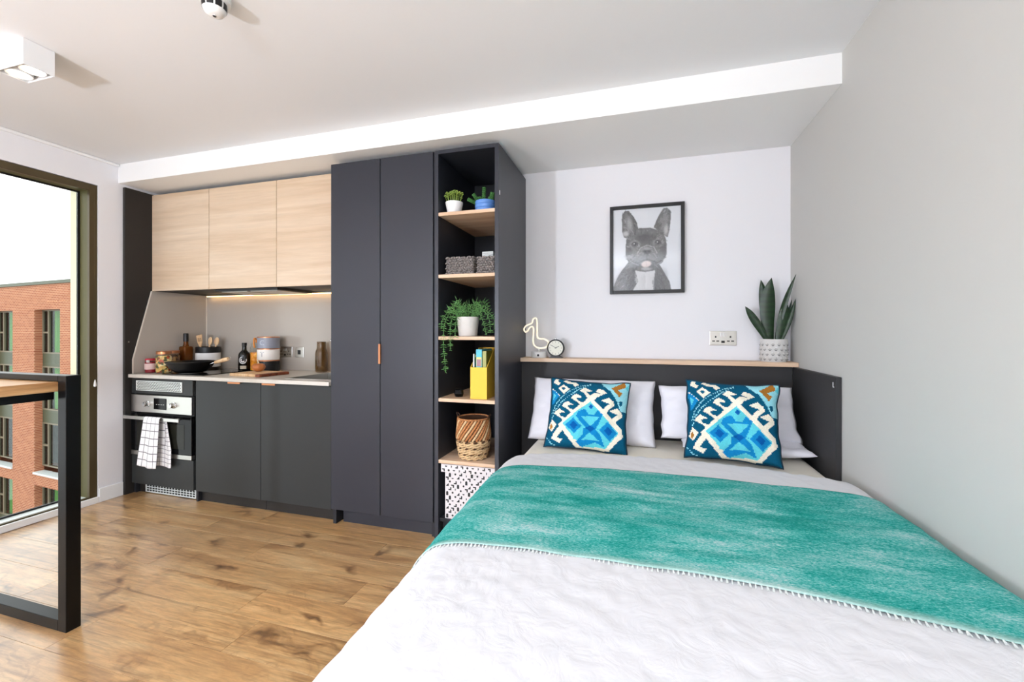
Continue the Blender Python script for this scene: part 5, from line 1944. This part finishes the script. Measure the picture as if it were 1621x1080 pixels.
def towel_layer(xt0, xt1, xb0, xb1, zb, yoff, seed, zback):
    hy, hz, rr = -0.662, 0.594, 0.0155

    def f(u, v):
        Lb, Lf = hz - zback, hz - zb
        arc = PI * rr
        tot = Lb + arc + Lf
        s = v * tot
        if s < Lb: y, z, fr = hy + rr, zback + s, 0.0
        elif s < Lb + arc:
            a = (s - Lb) / rr
            y, z, fr = hy + rr * math.cos(a), hz + rr * math.sin(a), 0.0
        else:
            y, z, fr = hy - rr, hz - (s - Lb - arc), (s - Lb - arc) / Lf
        x0 = xt0 + (xb0 - xt0) * fr
        x1 = xt1 + (xb1 - xt1) * fr
        x = x0 + (x1 - x0) * u
        fold = 0.010 * fr * math.sin(u * 7 + seed) + 0.006 * fr * nz(u * 3, v * 3, seed)
        z += 0.008 * fr * math.sin(u * 5 + seed * 2)
        return (x, y - yoff - abs(fold) if fr > 0 else y - yoff * (1 if s > Lb else -1), z)
    return f


l1 = mk_me('front_fold', grid_me('front_fold', towel_layer(-2.716, -2.556, -2.775, -2.575, 0.245, 0.004, 0.6, 0.40), 24, 60), M['towel'], tow, smooth='all')
solidify(l1, 0.003, 0)


def back_flap(u, v):
    fr = 1 - v
    x0 = -2.620 - 0.030 * fr
    x1 = -2.545 + 0.052 * min(1, fr * 1.6)
    z = 0.242 + 0.350 * v + 0.006 * math.sin(u * 6)
    return (x0 + (x1 - x0) * u, -0.6395 - 0.006 * math.sin(u * 8) * fr, z)


l2 = mk_me('back_flap', grid_me('back_flap', back_flap, 16, 40), M['towel'], tow, smooth='all')
solidify(l2, 0.003, 0)

# ------------------------------------------------------------------ ceiling fittings
cf = thing('ceiling_spotlight', (-1.845, -1.73, 2.37), 'white box ceiling light with two lit spots', 'ceiling light')
hx0, hx1, hy0, hy1, hz0 = -1.925, -1.742, -1.778, -1.675, 2.375
bm = B()
w = 0.0025
add_box(bm, hx0, hx1, hy0, hy0 + w, hz0, ZC - 0.001)
add_box(bm, hx0, hx1, hy1 - w, hy1, hz0, ZC - 0.001)
add_box(bm, hx0, hx0 + w, hy0 + w, hy1 - w, hz0, ZC - 0.001)
add_box(bm, hx1 - w, hx1, hy0 + w, hy1 - w, hz0, ZC - 0.001)
add_box(bm, hx0 + w, hx1 - w, hy0 + w, hy1 - w, ZC - 0.004, ZC - 0.001)
hs_ = mk('housing', bm, M['white'], cf)
for i, x in enumerate((-1.880, -1.787)):
    c = (x, -1.7265, hz0 + 0.004)
    bm = B()
    add_lathe(bm, [(0.041, 0.0), (0.044, 0.001), (0.044, 0.018), (0.034, 0.022), (0.033, 0.014), (0.041, 0.0)], 32, T(*c), cap0=False, cap1=False)
    sr = mk('spot_ring', bm, M['white'], cf, smooth=True)
    mk('bulb', lathe([(0, 0.010), (0.020, 0.012), (0.0335, 0.018), (0, 0.020)], c, 28), pmat('bulb_glow', S(255, 240, 214), 0.4, emit=(S(255, 236, 206), 5.0)), sr, smooth=True)
    d = bpy.data.lights.new('spot_beam', 'SPOT')
    d.energy = 12
    d.spot_size = math.radians(80)
    d.spot_blend = 0.6
    d.color = (1.0, 0.9, 0.76)
    d.shadow_soft_size = 0.03
    lo = bpy.data.objects.new('spot_beam', d)
    COL.objects.link(lo)
    lo.location = (x, -1.7265, hz0 - 0.002)
bm = B()
add_box(bm, hx0 + w, hx1 - w, hy0 + w, hy1 - w, hz0 + 0.024, hz0 + 0.028)
mk('inner_plate', bm, M['steel'], cf)

sm = thing('smoke_detector', (-0.76, -1.70, 2.41), 'white round smoke detector with black vents on the ceiling', 'smoke detector')
sc_ = (-0.752, -1.720, ZC - 0.0005)
sm_b = mk('housing', lathe([(0, -0.072), (0.016, -0.072), (0.030, -0.066), (0.038, -0.052), (0.040, -0.042), (0.040, -0.026), (0.052, -0.022), (0.054, 0.0), (0, 0.0)], sc_, 40), M['white'], sm, smooth=True)
for k in range(9):
    bm = B()
    a0_, a1_ = 2 * PI * (k + 0.1) / 9, 2 * PI * (k + 0.9) / 9
    rows = []
    for i in range(6):
        a_ = a0_ + (a1_ - a0_) * i / 5
        rows.append([bm.verts.new((sc_[0] + r * math.cos(a_), sc_[1] + r * math.sin(a_), sc_[2] + z)) for r, z in ((0.0388, -0.0525), (0.0407, -0.044), (0.0407, -0.028))])
    for p, q in zip(rows[:-1], rows[1:]):
        for j in range(2): bm.faces.new((p[j], q[j], q[j + 1], p[j + 1]))
    mk('vent', bm, M['black'], sm)
mk('test_button', lathe([(0, -0.0755), (0.006, -0.0755), (0.007, -0.0715), (0, -0.0715)], sc_, 16), M['chrome'], sm, smooth=True)

# ------------------------------------------------------------------ bar-height table by the window
tb = thing('bar_table', (-2.0, -2.0, 0), 'bar-height table with black steel loop legs and oak top', 'table')
tx1, tx0 = -1.482, -2.42


def loop_leg(y0, y1):
    bm = B()
    tt = 0.050
    add_box(bm, tx1 - tt, tx1, y0, y1, 0.0, 1.054, bev=0.002)
    add_box(bm, tx0, tx0 + tt, y0, y1, 0.0, 1.054, bev=0.002)
    add_box(bm, tx0 + tt, tx1 - tt, y0, y1, 0.0, 0.045, bev=0.002)
    add_box(bm, tx0 + tt, tx1 - tt, y0, y1, 1.030, 1.054, bev=0.002)
    return bm


mk('loop_leg', loop_leg(-1.772, -1.722), M['black_metal'], tb)
mk('loop_leg', loop_leg(-3.25, -3.20), M['black_metal'], tb)
mk('tabletop', bx(tx0 + 0.06, -1.549, -3.30, -1.702, 0.987, 1.027, bev=0.001), M['oak_y'], tb)
mk('rail', bx(-1.590, -1.556, -3.20, -1.772, 0.955, 0.986), M['black_metal'], tb)
mk('rail', bx(tx0 + 0.066, tx0 + 0.10, -3.20, -1.772, 0.955, 0.986), M['black_metal'], tb)

# ------------------------------------------------------------------ the brick building across the way
def brick_mat():
    k = N('red_brick')
    tc = k.n('ShaderNodeTexCoord')
    mp = k.n('ShaderNodeMapping')
    mp.inputs['Rotation'].default_value = (PI / 2, 0, 0)
    k.l(tc.outputs['Object'], mp.inputs['Vector'])
    br = k.n('ShaderNodeTexBrick')
    br.inputs['Scale'].default_value = 1.0
    br.inputs['Brick Width'].default_value = 0.26
    br.inputs['Row Height'].default_value = 0.09
    br.inputs['Mortar Size'].default_value = 0.014
    br.inputs['Color1'].default_value = S(180, 110, 76)
    br.inputs['Color2'].default_value = S(156, 86, 58)
    br.inputs['Mortar'].default_value = S(206, 156, 124)
    k.l(mp.outputs[0], br.inputs['Vector'])
    k.l(br.outputs['Color'], k.b.inputs['Base Color'])
    k.set(Roughness=0.9)
    return k.m


F0 = Vector((-27.0, 11.85, 0))
fd = Vector((-0.9965, 0.0837, 0))
fn = Vector((-0.0837, -0.9965, 0))       # towards the room


def FP(s, d, z): return F0 + fd * s + fn * d + Vector((0, 0, z))


bld = thing('brick_building', tuple(FP(4, 0, -12)), 'red brick apartment building seen through the window', 'building')
M['brick'] = brick_mat()
M['spandrel'] = pmat('green_spandrel', S(84, 90, 70), 0.45)
M['ext_frame'] = pmat('taupe_frame', S(132, 122, 102), 0.4)
M['ext_pane'] = pane_mat('far_window_glass', (0.80, 0.86, 0.84, 1), 0.7)
M['curtain'] = pmat('green_curtain', S(140, 196, 96), 0.8)
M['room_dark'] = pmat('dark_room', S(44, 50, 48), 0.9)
holes_s = [(-3.63, -1.09), (1.18, 3.72), (5.99, 8.53), (10.80, 13.34), (15.6, 18.14)]
holes_z = [(-6.5, 2.40), (-16.0, -7.1)]
ZTOP, ZBOT, SEND = 3.74, -18.0, 21.0
ss = sorted({-6.0, SEND} | {v for h in holes_s for v in h})
zs_ = sorted({ZBOT, ZTOP} | {v for h in holes_z for v in h})
bm = B()
REV = 0.40


def quad(pts):
    bm.faces.new([bm.verts.new(p) for p in pts])


for s0, s1 in zip(ss[:-1], ss[1:]):
    for za, zb in zip(zs_[:-1], zs_[1:]):
        hole = any(a <= s0 and s1 <= b for a, b in holes_s) and any(a <= za and zb <= b for a, b in holes_z)
        if not hole:
            quad([FP(s0, 0, za), FP(s1, 0, za), FP(s1, 0, zb), FP(s0, 0, zb)])
for a, b in holes_s:
    for za, zb in holes_z:
        for s in (a, b): quad([FP(s, 0, za), FP(s, -REV, za), FP(s, -REV, zb), FP(s, 0, zb)])
        for z in (za, zb): quad([FP(a, 0, z), FP(b, 0, z), FP(b, -REV, z), FP(a, -REV, z)])
for s in (-6.0, SEND): quad([FP(s, 0, ZBOT), FP(s, -9, ZBOT), FP(s, -9, ZTOP), FP(s, 0, ZTOP)])
quad([FP(-6, 0, ZTOP), FP(SEND, 0, ZTOP), FP(SEND, -9, ZTOP), FP(-6, -9, ZTOP)])
quad([FP(-6, -9, ZBOT), FP(SEND, -9, ZBOT), FP(SEND, -9, ZTOP), FP(-6, -9, ZTOP)])
bmesh.ops.remove_doubles(bm, verts=bm.verts, dist=1e-4)
mk('brick_wall', bm, M['brick'], bld)


def fbox(bm, s0, s1, d0, d1, z0, z1):
    c = [FP(s, d, z) for z in (z0, z1) for d in (d0, d1) for s in (s0, s1)]
    vs = [bm.verts.new(p) for p in c]
    for f in ((0, 2, 3, 1), (4, 5, 7, 6), (0, 1, 5, 4), (2, 6, 7, 3), (1, 3, 7, 5), (0, 4, 6, 2)):
        bm.faces.new([vs[i] for i in f])
    return bm


mk('coping', fbox(B(), -6.1, SEND + 0.1, -0.5, 0.08, ZTOP, ZTOP + 0.17), M['spandrel'], bld)
for a, b in holes_s[:4]:
    for za, zb in holes_z:
        mk('window_ledge', fbox(B(), a, b, -REV, 0.06, za, za + 0.10), M['vent'], bld)
        top_ = zb
        n_st = 3
        for st in range(n_st):
            zt = zb - 3.08 * st
            zbm = zt - 2.38
            if zbm < za: break
            wn = mk('window', fbox(fbox(fbox(fbox(fbox(B(), a, a + 0.07, -REV, -REV + 0.08, zbm, zt), b - 0.07, b, -REV, -REV + 0.08, zbm, zt),
                                                  a + 0.07, b - 0.07, -REV, -REV + 0.08, zt - 0.07, zt), a + 0.07, b - 0.07, -REV, -REV + 0.08, zbm, zbm + 0.07),
                                        b - 0.68, b - 0.58, -REV, -REV + 0.09, zbm + 0.07, zt - 0.07), M['ext_frame'], bld)
            mk('transom', fbox(B(), b - 0.58, b - 0.07, -REV, -REV + 0.09, zbm + 1.10, zbm + 1.19), M['ext_frame'], wn)
            mk('pane', fbox(B(), a + 0.07, b - 0.68, -REV + 0.02, -REV + 0.03, zbm + 0.07, zt - 0.07), M['ext_pane'], wn)
            mk('pane', fbox(B(), b - 0.58, b - 0.07, -REV + 0.02, -REV + 0.03, zbm + 1.19, zt - 0.07), M['ext_pane'], wn)
            mk('pane', fbox(B(), b - 0.58, b - 0.07, -REV + 0.02, -REV + 0.03, zbm + 0.07, zbm + 1.10), M['ext_pane'], wn)
            if st < 2:
                bm = B()
                n = 24
                rows = []
                for i in range(n + 1):
                    s = a + 0.95 + 0.70 * i / n
                    dd_ = -REV - 0.12 + 0.05 * math.sin(i * 1.9)
                    rows.append((bm.verts.new(FP(s, dd_, zbm + 0.05)), bm.verts.new(FP(s, dd_, zt - 0.05))))
                for p, q in zip(rows[:-1], rows[1:]): bm.faces.new((p[0], q[0], q[1], p[1]))
                mk('curtain', bm, M['curtain'], wn)
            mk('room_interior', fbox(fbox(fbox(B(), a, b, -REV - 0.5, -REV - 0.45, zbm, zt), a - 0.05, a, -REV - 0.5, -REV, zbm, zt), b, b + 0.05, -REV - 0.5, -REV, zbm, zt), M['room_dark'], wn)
            if zbm - 0.70 > za:
                mk('spandrel_panel', fbox(B(), a, b, -REV - 0.02, -REV + 0.06, zt - 3.08, zbm), M['spandrel'], bld)
mk('outer_ground', bx(-70, -3.4, -40, 60, -18.4, -18.0), pmat('paving', S(120, 118, 112), 0.9, var=(0.3, 0.2)), kind='structure', lab='paved ground far below the window')
